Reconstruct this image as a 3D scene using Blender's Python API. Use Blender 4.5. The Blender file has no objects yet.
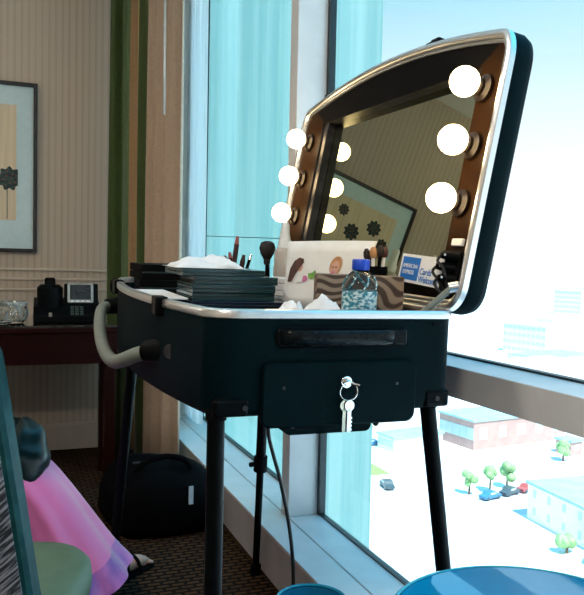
import bpy, math, random
from mathutils import Vector, Matrix
random.seed(7)
PI = math.pi
SC = bpy.context.scene
COL = SC.collection

# ------------------------------------------------------------------ materials
def new_mat(name):
    m = bpy.data.materials.new(name); m.use_nodes = True
    return m, m.node_tree.nodes, m.node_tree.links

def mat(name, col, rough=0.5, metal=0.0, spec=0.5, col2=None, scale=20.0, stretch=(1, 1, 1), bump=0.0,
        bump_scale=80.0, coat=0.0, sheen=0.0, lo=0.4, hi=0.6, trans=0.0, alpha=1.0, detail=3.0):
    m, N, L = new_mat(name)
    b = N['Principled BSDF']
    b.inputs['Base Color'].default_value = (*col, 1)
    b.inputs['Roughness'].default_value = rough
    b.inputs['Metallic'].default_value = metal
    b.inputs['Specular IOR Level'].default_value = spec
    b.inputs['Coat Weight'].default_value = coat
    b.inputs['Sheen Weight'].default_value = sheen
    b.inputs['Transmission Weight'].default_value = trans
    b.inputs['Alpha'].default_value = alpha
    tc = None
    if col2 is not None or bump:
        tc = N.new('ShaderNodeTexCoord')
        mp = N.new('ShaderNodeMapping'); mp.inputs['Scale'].default_value = stretch
        L.new(tc.outputs['Object'], mp.inputs['Vector'])
    if col2 is not None:
        n = N.new('ShaderNodeTexNoise'); n.inputs['Scale'].default_value = scale; n.inputs['Detail'].default_value = detail
        L.new(mp.outputs['Vector'], n.inputs['Vector'])
        r = N.new('ShaderNodeValToRGB')
        r.color_ramp.elements[0].position = lo; r.color_ramp.elements[0].color = (*col, 1)
        r.color_ramp.elements[1].position = hi; r.color_ramp.elements[1].color = (*col2, 1)
        L.new(n.outputs['Fac'], r.inputs['Fac']); L.new(r.outputs['Color'], b.inputs['Base Color'])
    if bump:
        n2 = N.new('ShaderNodeTexNoise'); n2.inputs['Scale'].default_value = bump_scale
        L.new(mp.outputs['Vector'], n2.inputs['Vector'])
        bp = N.new('ShaderNodeBump'); bp.inputs['Strength'].default_value = bump; bp.inputs['Distance'].default_value = 0.01
        L.new(n2.outputs['Fac'], bp.inputs['Height']); L.new(bp.outputs['Normal'], b.inputs['Normal'])
    return m

def emit_mat(name, col, strength):
    m, N, L = new_mat(name)
    b = N['Principled BSDF']
    b.inputs['Base Color'].default_value = (*col, 1)
    b.inputs['Emission Color'].default_value = (*col, 1)
    b.inputs['Emission Strength'].default_value = strength
    return m

def pane_mat(name, tint, refl=0.06):
    m, N, L = new_mat(name)
    N.remove(N['Principled BSDF'])
    out = [n for n in N if n.type == 'OUTPUT_MATERIAL'][0]
    t = N.new('ShaderNodeBsdfTransparent'); t.inputs['Color'].default_value = (*tint, 1)
    g = N.new('ShaderNodeBsdfGlossy'); g.inputs['Roughness'].default_value = 0.01
    g.inputs['Color'].default_value = (0.9, 0.97, 1, 1)
    lw = N.new('ShaderNodeLayerWeight'); lw.inputs['Blend'].default_value = 0.5
    pw = N.new('ShaderNodeMath'); pw.operation = 'POWER'; pw.inputs[1].default_value = 4.0
    L.new(lw.outputs['Facing'], pw.inputs[0])
    fr = N.new('ShaderNodeMath'); fr.operation = 'MULTIPLY_ADD'; fr.inputs[1].default_value = 0.35; fr.inputs[2].default_value = refl * 0.5
    L.new(pw.outputs[0], fr.inputs[0])
    x = N.new('ShaderNodeMixShader')
    L.new(fr.outputs[0], x.inputs['Fac']); L.new(t.outputs[0], x.inputs[1]); L.new(g.outputs[0], x.inputs[2])
    L.new(x.outputs[0], out.inputs['Surface'])
    return m

def clear_mat(name, tint=(1, 1, 1), rough=0.02, ior=1.45):
    m, N, L = new_mat(name)
    b = N['Principled BSDF']
    b.inputs['Base Color'].default_value = (*tint, 1); b.inputs['Roughness'].default_value = rough
    b.inputs['Transmission Weight'].default_value = 1.0; b.inputs['IOR'].default_value = ior
    return m

def wallpaper_mat():
    m, N, L = new_mat('striped_wallpaper'); b = N['Principled BSDF']
    tc = N.new('ShaderNodeTexCoord'); w = N.new('ShaderNodeTexWave')
    w.wave_type = 'BANDS'; w.bands_direction = 'X'
    w.inputs['Scale'].default_value = 9.0; w.inputs['Distortion'].default_value = 0.0
    w2 = N.new('ShaderNodeTexNoise'); w2.inputs['Scale'].default_value = 60
    mp = N.new('ShaderNodeMapping'); mp.inputs['Scale'].default_value = (1, 1, 0.01)
    L.new(tc.outputs['Object'], w.inputs['Vector'])
    L.new(tc.outputs['Object'], mp.inputs['Vector']); L.new(mp.outputs['Vector'], w2.inputs['Vector'])
    mx = N.new('ShaderNodeMath'); mx.operation = 'ADD'
    L.new(w.outputs['Fac'], mx.inputs[0]); L.new(w2.outputs['Fac'], mx.inputs[1])
    r = N.new('ShaderNodeValToRGB')
    r.color_ramp.elements[0].position = 0.3; r.color_ramp.elements[0].color = (0.40, 0.31, 0.235, 1)
    r.color_ramp.elements[1].position = 1.3; r.color_ramp.elements[1].color = (0.50, 0.40, 0.31, 1)
    r.color_ramp.elements[1].position = 1.0
    L.new(mx.outputs[0], r.inputs['Fac']); L.new(r.outputs['Color'], b.inputs['Base Color'])
    b.inputs['Roughness'].default_value = 0.7
    return m

def carpet_mat():
    m, N, L = new_mat('checked_carpet'); b = N['Principled BSDF']
    tc = N.new('ShaderNodeTexCoord'); c = N.new('ShaderNodeTexBrick')
    c.inputs['Scale'].default_value = 10.0
    c.inputs['Color1'].default_value = (0.11, 0.058, 0.024, 1); c.inputs['Color2'].default_value = (0.065, 0.033, 0.015, 1)
    c.inputs['Mortar'].default_value = (0.012, 0.007, 0.005, 1); c.inputs['Mortar Size'].default_value = 0.06
    L.new(tc.outputs['Object'], c.inputs['Vector'])
    n = N.new('ShaderNodeTexNoise'); n.inputs['Scale'].default_value = 300
    L.new(tc.outputs['Object'], n.inputs['Vector'])
    mx = N.new('ShaderNodeMixRGB'); mx.blend_type = 'MULTIPLY'; mx.inputs['Fac'].default_value = 0.6
    L.new(c.outputs['Color'], mx.inputs['Color1']); L.new(n.outputs['Color'], mx.inputs['Color2'])
    L.new(mx.outputs['Color'], b.inputs['Base Color'])
    b.inputs['Roughness'].default_value = 0.95; b.inputs['Specular IOR Level'].default_value = 0.1
    return m

def streak_mat():
    m, N, L = new_mat('streaked_fabric'); b = N['Principled BSDF']
    tc = N.new('ShaderNodeTexCoord'); mp = N.new('ShaderNodeMapping')
    mp.inputs['Rotation'].default_value = (0, math.radians(42), 0)
    mp2 = N.new('ShaderNodeMapping'); mp2.inputs['Scale'].default_value = (13, 13, 200)
    n = N.new('ShaderNodeTexNoise'); n.inputs['Scale'].default_value = 1.6; n.inputs['Detail'].default_value = 5
    L.new(tc.outputs['Object'], mp.inputs['Vector']); L.new(mp.outputs['Vector'], mp2.inputs['Vector']); L.new(mp2.outputs['Vector'], n.inputs['Vector'])
    r = N.new('ShaderNodeValToRGB')
    r.color_ramp.elements[0].position = 0.45; r.color_ramp.elements[0].color = (0.010, 0.014, 0.02, 1)
    r.color_ramp.elements[1].position = 0.60; r.color_ramp.elements[1].color = (0.30, 0.29, 0.32, 1)
    L.new(n.outputs['Fac'], r.inputs['Fac']); L.new(r.outputs['Color'], b.inputs['Base Color'])
    b.inputs['Roughness'].default_value = 0.6
    return m

def grain_mat():
    m, N, L = new_mat('leaf_grain_print'); b = N['Principled BSDF']
    tc = N.new('ShaderNodeTexCoord'); w = N.new('ShaderNodeTexWave')
    w.wave_type = 'RINGS'; w.inputs['Scale'].default_value = 17; w.inputs['Distortion'].default_value = 16.0
    w.inputs['Detail'].default_value = 1.0; w.inputs['Detail Scale'].default_value = 0.6
    L.new(tc.outputs['Object'], w.inputs['Vector'])
    r = N.new('ShaderNodeValToRGB')
    r.color_ramp.elements[0].position = 0.3; r.color_ramp.elements[0].color = (0.075, 0.045, 0.032, 1)
    r.color_ramp.elements[1].position = 0.7; r.color_ramp.elements[1].color = (0.34, 0.25, 0.18, 1)
    L.new(w.outputs['Fac'], r.inputs['Fac']); L.new(r.outputs['Color'], b.inputs['Base Color'])
    b.inputs['Roughness'].default_value = 0.5
    return m

M = dict(
    wallpaper=wallpaper_mat(), carpet=carpet_mat(), streak=streak_mat(), grain=grain_mat(),
    ceiling=mat('white_plaster', (0.75, 0.73, 0.70), 0.9, col2=(0.72, 0.70, 0.67), scale=30),
    trimcream=mat('cream_paint', (0.52, 0.44, 0.35), 0.45, col2=(0.48, 0.40, 0.32), scale=8),
    alu=mat('painted_window_aluminium', (0.72, 0.72, 0.71), 0.35, spec=0.3, col2=(0.68, 0.68, 0.67), scale=12),
    plinth=mat('grey_plinth_paint', (0.52, 0.49, 0.48), 0.5, col2=(0.47, 0.45, 0.44), scale=10),
    gasket=mat('dark_gasket', (0.006, 0.02, 0.025), 0.4, col2=(0.01, 0.025, 0.03), scale=40),
    pane=pane_mat('clear_window_glass', (0.93, 0.985, 1.0)),
    pane_tint=pane_mat('tinted_window_glass', (0.88, 0.97, 0.985)),
    facade=mat('pale_blue_cladding', (0.115, 0.255, 0.255), 0.6, col2=(0.165, 0.30, 0.295), scale=3, stretch=(8, 8, 0.15)),
    shell=mat('black_case_plastic', (0.0006, 0.0075, 0.0095), 0.55, spec=0.05, bump=0.12, bump_scale=500, col2=(0.0007, 0.0084, 0.0106), scale=60),
    black=mat('black_plastic', (0.0012, 0.0018, 0.0022), 0.45, spec=0.07, col2=(0.002, 0.003, 0.0035), scale=60),
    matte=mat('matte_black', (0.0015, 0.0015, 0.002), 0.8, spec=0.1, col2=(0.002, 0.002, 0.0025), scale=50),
    gloss=mat('glossy_black', (0.002, 0.004, 0.006), 0.22, spec=0.15, col2=(0.006, 0.009, 0.01), scale=60),
    rim=mat('brushed_aluminium', (0.82, 0.84, 0.86), 0.28, metal=1.0, col2=(0.75, 0.77, 0.79), scale=40, stretch=(1, 1, 20)),
    rimdark=mat('dark_rim_groove', (0.03, 0.03, 0.03), 0.4, col2=(0.04, 0.035, 0.03), scale=30),
    chrome=mat('chrome', (0.75, 0.75, 0.73), 0.12, metal=1.0, col2=(0.7, 0.7, 0.68), scale=30),
    brass=mat('nickel_brass_key', (0.55, 0.48, 0.36), 0.25, metal=1.0, col2=(0.5, 0.43, 0.32), scale=60),
    panel=mat('dark_bronze_panel', (0.021, 0.0088, 0.0022), 0.5, spec=0.05, col2=(0.025, 0.0105, 0.0026), scale=40),
    mframe=mat('charcoal_frame', (0.018, 0.018, 0.020), 0.4, spec=0.3, col2=(0.045, 0.045, 0.048), scale=30),
    mirror=mat('mirror_silver', (0.40, 0.43, 0.31), 0.0, metal=1.0, col2=(0.405, 0.435, 0.315), scale=2),
    bulb=emit_mat('lit_bulb_glass', (1.0, 0.72, 0.38), 16.0),
    socket=mat('bulb_socket', (0.010, 0.006, 0.004), 0.35, spec=0.3, col2=(0.014, 0.008, 0.005), scale=60),
    greytube=mat('grey_tube_plastic', (0.19, 0.215, 0.19), 0.5, col2=(0.17, 0.195, 0.17), scale=40),
    white=mat('white_paper', (0.86, 0.86, 0.85), 0.7, col2=(0.82, 0.82, 0.81), scale=30),
    tissue=mat('soft_white_tissue', (0.88, 0.89, 0.90), 0.8, col2=(0.84, 0.85, 0.86), scale=50),
    palette=mat('palette_teal_black', (0.012, 0.045, 0.052), 0.22, col2=(0.014, 0.05, 0.058), scale=20, coat=0.4),
    palette_edge=mat('palette_grey_edge', (0.020, 0.035, 0.040), 0.3, col2=(0.024, 0.04, 0.045), scale=30),
    navy=mat('navy_palette', (0.006, 0.012, 0.03), 0.2, col2=(0.008, 0.015, 0.035), scale=30),
    frosted=mat('frosted_plastic', (0.80, 0.72, 0.66), 0.3, trans=0.5, col2=(0.82, 0.75, 0.69), scale=20),
    pumpw=mat('white_plastic', (0.86, 0.87, 0.88), 0.3, col2=(0.83, 0.84, 0.85), scale=30),
    blue=mat('blue_cap_plastic', (0.004, 0.055, 0.50), 0.3, col2=(0.006, 0.065, 0.55), scale=30),
    water=clear_mat('bottle_water', (0.80, 0.95, 1.0), 0.02, 1.33),
    label=mat('teal_bottle_label', (0.02, 0.22, 0.30), 0.35, col2=(0.65, 0.80, 0.80), scale=18, stretch=(5, 5, 9), lo=0.45, hi=0.55),
    bristle=mat('brush_bristle', (0.012, 0.010, 0.010), 0.8, col2=(0.03, 0.022, 0.02), scale=200),
    lip=mat('dark_pencil', (0.035, 0.010, 0.012), 0.3, col2=(0.05, 0.014, 0.016), scale=60),
    pinktip=mat('rose_pencil_tip', (0.40, 0.10, 0.10), 0.4, col2=(0.35, 0.08, 0.08), scale=60),
    tantip=mat('tan_brush_tip', (0.55, 0.28, 0.12), 0.6, col2=(0.45, 0.22, 0.10), scale=60),
    hair=mat('brown_hair', (0.045, 0.012, 0.010), 0.5, col2=(0.10, 0.03, 0.02), scale=30, stretch=(8, 8, 1)),
    skin=mat('skin', (0.66, 0.37, 0.27), 0.5, col2=(0.62, 0.34, 0.25), scale=20),
    leaf=mat('print_green', (0.20, 0.42, 0.07), 0.6, col2=(0.10, 0.30, 0.05), scale=80),
    pinkp=mat('print_pink', (0.70, 0.20, 0.40), 0.6, col2=(0.6, 0.15, 0.35), scale=80),
    cardblue=mat('card_blue', (0.01, 0.16, 0.55), 0.4, col2=(0.012, 0.17, 0.57), scale=30),
    mahog=mat('dark_mahogany', (0.012, 0.0018, 0.0015), 0.35, spec=0.08, col2=(0.018, 0.0027, 0.0022), scale=14, stretch=(0.6, 6, 12)),
    deskglass=mat('desk_glass_top', (0.020, 0.016, 0.013), 0.04, col2=(0.024, 0.019, 0.015), scale=5, coat=1.0),
    crystal=clear_mat('cut_crystal', (0.96, 0.98, 0.95), 0.03, 1.5),
    crystal_rib=mat('crystal_rib_white', (0.72, 0.76, 0.72), 0.15, col2=(0.30, 0.33, 0.31), scale=60, trans=0.4),
    screenf=mat('silver_bezel', (0.42, 0.42, 0.38), 0.3, metal=0.7, col2=(0.36, 0.36, 0.33), scale=30),
    screen=mat('dark_screen', (0.012, 0.014, 0.014), 0.1, col2=(0.016, 0.018, 0.018), scale=10),
    keyg=mat('green_grey_button', (0.05, 0.08, 0.07), 0.4, col2=(0.04, 0.07, 0.06), scale=30),
    fblack=mat('black_picture_frame', (0.008, 0.008, 0.009), 0.35, col2=(0.011, 0.011, 0.012), scale=30),
    matb=mat('pale_blue_mat', (0.56, 0.68, 0.68), 0.8, col2=(0.53, 0.65, 0.65), scale=40),
    artc=mat('cream_art_paper', (0.70, 0.56, 0.38), 0.8, col2=(0.62, 0.49, 0.33), scale=6, stretch=(6, 1, 0.4)),
    flower=mat('dark_flower_print', (0.008, 0.020, 0.022), 0.7, col2=(0.03, 0.06, 0.05), scale=60),
    flowerdot=mat('red_flower_speck', (0.30, 0.06, 0.03), 0.7, col2=(0.25, 0.05, 0.03), scale=60),
    c_olive=mat('curtain_dark_olive', (0.040, 0.065, 0.010), 0.85, col2=(0.05, 0.078, 0.014), scale=80, sheen=0.2),
    c_green=mat('curtain_green', (0.085, 0.145, 0.055), 0.85, col2=(0.10, 0.165, 0.065), scale=80, sheen=0.2),
    c_tan=mat('curtain_tan', (0.33, 0.20, 0.10), 0.85, col2=(0.36, 0.22, 0.11), scale=80, sheen=0.2),
    c_gold=mat('curtain_gold', (0.52, 0.40, 0.13), 0.85, col2=(0.55, 0.43, 0.15), scale=80, sheen=0.2),
    c_beige=mat('curtain_beige', (0.44, 0.32, 0.22), 0.85, col2=(0.48, 0.35, 0.25), scale=80, sheen=0.2),
    wand=mat('clear_grey_wand', (0.45, 0.42, 0.36), 0.2, col2=(0.4, 0.38, 0.33), scale=40),
    teal=mat('teal_leather', (0.006, 0.045, 0.048), 0.5, spec=0.12, col2=(0.012, 0.065, 0.068), scale=40),
    seat=mat('sage_leather', (0.135, 0.225, 0.155), 0.5, spec=0.3, col2=(0.15, 0.24, 0.168), scale=25),
    legw=mat('dark_chair_wood', (0.02, 0.012, 0.010), 0.4, col2=(0.03, 0.018, 0.014), scale=20),
    pink=mat('pink_silk_skirt', (0.78, 0.20, 0.52), 0.45, col2=(0.72, 0.17, 0.50), scale=3, stretch=(2, 2, 1), sheen=0.4),
    purple=mat('purple_hem_silk', (0.22, 0.07, 0.42), 0.4, col2=(0.55, 0.15, 0.50), scale=14, sheen=0.4, stretch=(1, 1, 0.3)),
    satin=mat('dark_teal_satin', (0.0015, 0.011, 0.014), 0.3, spec=0.3, col2=(0.002, 0.014, 0.017), scale=10),
    bag=mat('black_nylon', (0.0012, 0.0012, 0.0015), 0.85, spec=0.06, col2=(0.0016, 0.0016, 0.002), scale=90),
    tag=mat('pale_tag', (0.62, 0.72, 0.80), 0.4, col2=(0.5, 0.6, 0.7), scale=60),
    cable=mat('black_rubber', (0.003, 0.003, 0.003), 0.5, col2=(0.005, 0.005, 0.005), scale=40),
    tblue=mat('blue_glass_top', (0.002, 0.26, 0.52), 0.03, col2=(0.003, 0.27, 0.54), scale=3, coat=1.0),
    tedge=mat('blue_glass_edge', (0.02, 0.32, 0.46), 0.1, col2=(0.03, 0.36, 0.5), scale=10),
    binblue=mat('blue_bin_plastic', (0.012, 0.20, 0.38), 0.22, col2=(0.015, 0.22, 0.42), scale=10),
    lampw=emit_mat('fill_lamp_diffuser', (1.0, 0.93, 0.82), 2.0),  # glow of the added fill lamps
    ground=mat('pale_concrete_ground', (0.82, 0.81, 0.79), 0.9, col2=(0.70, 0.71, 0.70), scale=0.04),
    asphalt=mat('pale_asphalt', (0.62, 0.63, 0.63), 0.9, col2=(0.56, 0.57, 0.58), scale=0.3),
    lawn=mat('lawn_green', (0.26, 0.50, 0.10), 0.9, col2=(0.32, 0.56, 0.14), scale=0.5),
    brick=mat('salmon_brick', (0.50, 0.31, 0.27), 0.85, col2=(0.45, 0.28, 0.245), scale=0.6),
    bwhite=mat('white_render', (0.85, 0.84, 0.80), 0.8, col2=(0.80, 0.79, 0.76), scale=0.3),
    bcream=mat('pale_cream_render', (0.80, 0.72, 0.66), 0.8, col2=(0.76, 0.69, 0.63), scale=0.3),
    bgrey=mat('pale_grey_render', (0.70, 0.74, 0.75), 0.8, col2=(0.66, 0.70, 0.71), scale=0.3),
    roofc=mat('teal_grey_roof', (0.30, 0.50, 0.50), 0.7, col2=(0.36, 0.55, 0.55), scale=0.3),
    winc=mat('teal_grey_window', (0.50, 0.62, 0.62), 0.2, col2=(0.46, 0.58, 0.58), scale=0.5),
    foliage=mat('tree_green', (0.22, 0.40, 0.16), 0.8, col2=(0.34, 0.50, 0.22), scale=1.5),
    trunk=mat('tree_bark', (0.12, 0.08, 0.05), 0.9, col2=(0.16, 0.11, 0.07), scale=4),
    car1=mat('car_blue', (0.05, 0.20, 0.36), 0.3, col2=(0.06, 0.22, 0.38), scale=2),
    car2=mat('car_dark', (0.06, 0.09, 0.10), 0.3, col2=(0.07, 0.10, 0.11), scale=2),
    car3=mat('car_red', (0.45, 0.10, 0.09), 0.3, col2=(0.42, 0.09, 0.08), scale=2),
)

# ------------------------------------------------------------------ mesh builder
class MB:
    def __init__(s): s.v = []; s.f = []; s.mi = []; s.cur = 0
    def add(s, vs, fs):
        o = len(s.v); s.v += [tuple(p) for p in vs]
        for f in fs: s.f.append([i + o for i in f]); s.mi.append(s.cur)
        return s
    def box(s, x0, x1, y0, y1, z0, z1):
        return s.add([(x0, y0, z0), (x1, y0, z0), (x1, y1, z0), (x0, y1, z0), (x0, y0, z1), (x1, y0, z1), (x1, y1, z1), (x0, y1, z1)],
                     [(0, 3, 2, 1), (4, 5, 6, 7), (0, 1, 5, 4), (1, 2, 6, 5), (2, 3, 7, 6), (3, 0, 4, 7)])
    def loft(s, rings, cap0=True, cap1=True, close=True):
        n = len(rings[0]); vs = [p for r in rings for p in r]; fs = []
        for k in range(len(rings) - 1):
            for i in range(n if close else n - 1):
                j = (i + 1) % n
                fs.append((k * n + i, k * n + j, (k + 1) * n + j, (k + 1) * n + i))
        if cap0: fs.append(tuple(reversed(range(n))))
        if cap1: fs.append(tuple((len(rings) - 1) * n + i for i in range(n)))
        return s.add(vs, fs)
    def lathe(s, prof, c=(0, 0, 0), n=24, cap0=True, cap1=True):
        rings = [[(c[0] + r * math.cos(2 * PI * i / n), c[1] + r * math.sin(2 * PI * i / n), c[2] + z) for i in range(n)] for r, z in prof]
        return s.loft(rings, cap0, cap1)
    def tube(s, path, rad, n=10, cap=True):
        P = [Vector(p) for p in path]; rings = []
        rr = rad if isinstance(rad, (list, tuple)) else [rad] * len(P)
        prev = None
        for i, p in enumerate(P):
            t = (P[min(i + 1, len(P) - 1)] - P[max(i - 1, 0)]).normalized()
            if prev is None:
                a = Vector((0, 0, 1)) if abs(t.z) < 0.9 else Vector((1, 0, 0))
                u = t.cross(a).normalized()
            else:
                u = (prev - t * prev.dot(t)).normalized()
            prev = u; w = t.cross(u)
            rings.append([tuple(p + (u * math.cos(2 * PI * k / n) + w * math.sin(2 * PI * k / n)) * rr[i]) for k in range(n)])
        return s.loft(rings, cap, cap)
    def sphere(s, c, r, n=20, m=12, sc=(1, 1, 1)):
        rings = []
        for k in range(1, m):
            a = PI * k / m
            rings.append([(c[0] + sc[0] * r * math.sin(a) * math.cos(2 * PI * i / n), c[1] + sc[1] * r * math.sin(a) * math.sin(2 * PI * i / n), c[2] - sc[2] * r * math.cos(a)) for i in range(n)])
        return s.loft(rings)
    def prism(s, poly, axis, a, b):
        f = {'z': lambda p, h: (p[0], p[1], h), 'x': lambda p, h: (h, p[0], p[1]), 'y': lambda p, h: (p[0], h, p[1])}[axis]
        return s.loft([[f(p, a) for p in poly], [f(p, b) for p in poly]])
    def build(s, name, m, parent=None, smooth=False, bevel=0.0, loc=None, rot=None, angle=40, sub=0):
        me = bpy.data.meshes.new(name); me.from_pydata(s.v, [], s.f)
        for q in (m if isinstance(m, (list, tuple)) else [m]): me.materials.append(q)
        for p, k in zip(me.polygons, s.mi): p.material_index = k
        me.validate(); me.update()
        import bmesh
        b = bmesh.new(); b.from_mesh(me); bmesh.ops.recalc_face_normals(b, faces=b.faces); b.to_mesh(me); b.free()
        if smooth:
            me.shade_smooth() if hasattr(me, 'shade_smooth') else None
            if hasattr(me, 'set_sharp_from_angle'): me.set_sharp_from_angle(angle=math.radians(angle))
        o = bpy.data.objects.new(name, me); COL.objects.link(o)
        if loc: o.location = loc
        if rot: o.rotation_euler = rot
        if parent: o.parent = parent
        if sub:
            md = o.modifiers.new('smooth', 'SUBSURF'); md.levels = sub; md.render_levels = sub
        if bevel:
            md = o.modifiers.new('edge', 'BEVEL'); md.width = bevel; md.segments = 2; md.limit_method = 'ANGLE'
        return o

def tag(o, label, cat, group=None, kind=None):
    o['label'] = label; o['category'] = cat
    if group: o['group'] = group
    if kind: o['kind'] = kind
    return o
def thing(name, label, cat, loc=(0, 0, 0), rotz=0.0, group=None, mw=None):
    o = bpy.data.objects.new(name, None); o.empty_display_size = 0.05; COL.objects.link(o)
    if mw is not None: o.matrix_world = mw
    else: o.location = loc; o.rotation_euler = (0, 0, rotz)
    return tag(o, label, cat, group)
def struct(o, label):
    o['kind'] = 'structure'; o['label'] = label
    return o
def dup(root, label, loc=None, mw=None, rotz=None):
    r = root.copy(); COL.objects.link(r); r['label'] = label
    if mw is not None: r.matrix_world = mw
    if loc is not None: r.location = loc
    if rotz is not None: r.rotation_euler = (0, 0, rotz)
    for ch in list(root.children):
        c = ch.copy(); COL.objects.link(c); c.parent = r
        for g in list(ch.children):
            d = g.copy(); COL.objects.link(d); d.parent = c
    return r

def fillet(poly, radii, n=6):
    out = []; N = len(poly)
    for i, p in enumerate(poly):
        r = radii[i]; p = Vector(p)
        if r <= 0: out.append(tuple(p)); continue
        a = Vector(poly[i - 1]) - p; b = Vector(poly[(i + 1) % N]) - p
        ra = min(r, a.length * 0.98); rb = min(r, b.length * 0.98)
        A = p + a.normalized() * ra; B = p + b.normalized() * rb
        for k in range(n + 1):
            t = k / n; c = 0.45   # cubic close to a circular arc
            P1 = A.lerp(p, 0.55); P2 = B.lerp(p, 0.55)
            out.append(tuple(A * (1 - t) ** 3 + P1 * 3 * t * (1 - t) ** 2 + P2 * 3 * t * t * (1 - t) + B * t ** 3))
    return out
def dense(poly, step):
    out = []
    for i, p in enumerate(poly):
        a = Vector(p); b = Vector(poly[(i + 1) % len(poly)]); n = max(1, int((b - a).length / step))
        out += [tuple(a.lerp(b, k / n)) for k in range(n)]
    return out
def inset(poly, d):
    area = sum(poly[i][0] * poly[(i + 1) % len(poly)][1] - poly[(i + 1) % len(poly)][0] * poly[i][1] for i in range(len(poly)))
    sg = 1 if area > 0 else -1; out = []
    for i, p in enumerate(poly):
        t = (Vector(poly[(i + 1) % len(poly)]) - Vector(poly[i - 1])).normalized()
        out.append((p[0] - t.y * d * sg, p[1] + t.x * d * sg))
    return out
def rrect(x0, x1, y0, y1, r, n=5): return fillet([(x0, y0), (x1, y0), (x1, y1), (x0, y1)], [r] * 4, n)

# ------------------------------------------------------------------ the room
WX = 1.04          # glass plane
YB = 4.25          # back wall
CEIL = 2.72
struct(MB().box(-2.3, 0.83, -2.1, YB + 0.05, -0.12, 0).build('floor', M['carpet']), 'brown checked carpet floor')
struct(MB().box(-2.3, WX + 0.03, -2.1, YB + 0.05, CEIL, CEIL + 0.1).build('ceiling', M['ceiling']), 'white ceiling')
struct(MB().box(-2.3, 0.93, YB, YB + 0.1, 0, CEIL).build('wall_back', M['wallpaper']), 'beige striped wallpaper wall')
struct(MB().box(-2.3, -2.2, -2.1, YB, 0, CEIL).build('wall_left', M['wallpaper']), 'beige wallpaper side wall')
struct(MB().box(-2.2, WX + 0.12, -2.2, -2.1, 0, CEIL).build('wall_rear', M['wallpaper']), 'beige wallpaper rear wall')
struct(MB().box(0.93, WX + 0.03, -2.1, YB, 2.55, CEIL).build('wall_window', M['alu']), 'header above the windows')
b = MB().box(-2.2, 0.60, YB - 0.018, YB, 0, 0.125).box(-2.2, 0.60, YB - 0.012, YB, 0.125, 0.148)
struct(b.build('baseboard_back', M['trimcream'], bevel=0.003), 'cream baseboard under the desk')
# stepped moulding behind the desk
b = MB()
for z in (0.994, 0.942, 0.885): b.box(-2.2, 0.545, YB - 0.010, YB, z - 0.006, z + 0.006)
struct(b.build('trim_1', M['trimcream'], bevel=0.002), 'thin cream wall moulding lines above the desk')

# window wall: plinth, sill, frame
struct(MB().box(0.819, 0.925, -2.1, YB, 0, 0.150).build('baseboard_window', M['plinth'], bevel=0.003), 'grey plinth below the window sill')
b = MB().box(0.814, 0.9235, -2.1, YB, 0.150, 0.1614).box(0.9285, WX + 0.01, -2.1, YB, 0.05, 0.1614)
b.box(0.9235, 0.9285, -2.1, YB, 0.05, 0.155)
struct(b.build('sill_window', M['alu'], bevel=0.0015), 'long pale metal window sill')
struct(MB().box(0.926, WX + 0.01, -2.1, 2.394, 0.762, 0.831).build('trim_2', M['alu'], bevel=0.002), 'horizontal window rail')
struct(MB().box(0.926, WX + 0.03, 2.394, 2.466, 0.1614, 2.55).build('trim_3', M['alu'], bevel=0.003), 'vertical window mullion')
struct(MB().box(0.926, WX + 0.03, -0.40, -0.32, 0.1614, 2.55).build('trim_4', M['alu'], bevel=0.003), 'vertical window mullion nearer the rear wall')
struct(MB().box(0.925, WX + 0.03, YB - 0.05, YB, 0.0, 2.55).build('trim_5', M['alu'], bevel=0.003), 'white jamb at the corner of the window')
b = MB()
for y0, y1 in ((2.374, 2.394), (2.466, 2.48), (YB - 0.135, YB - 0.05)):
    b.box(WX - 0.004, WX + 0.02, y0, y1, 0.1614, 2.55)
for z in (0.1614, 0.831, 0.752):
    b.box(WX + 0.0, WX + 0.02, -0.32, 2.374, z, z + 0.005)
b.box(WX + 0.0, WX + 0.02, 2.48, YB - 0.135, 0.1614, 0.170)
struct(b.build('trim_6', M['gasket']), 'dark rubber gaskets around the glass')
struct(MB().box(WX + 0.008, WX + 0.014, -0.32, 2.376, 0.17, 0.756).build('window_1', M['pane']), 'low window pane')
struct(MB().box(WX + 0.008, WX + 0.014, -0.32, 2.376, 0.838, 2.55).build('window_2', M['pane']), 'tall window pane above the rail')
struct(MB().box(WX + 0.008, WX + 0.014, 2.478, YB - 0.130, 0.17, 2.55).build('window_3', M['pane_tint']), 'tinted window pane beside the curtain')
struct(MB().box(WX + 0.008, WX + 0.014, -2.1, -0.40, 0.17, 2.55).build('window_4', M['pane']), 'window pane near the rear wall')

# the wing of the building outside
b = MB().box(WX + 0.13, 2.40, 4.60, 5.6, -40, 1.2175).box(WX + 0.13, 2.40, 4.60, 5.6, 1.2225, 12)
struct(b.build('facade_wing', M['facade']), 'pale blue clad wing of the building outside')

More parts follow.
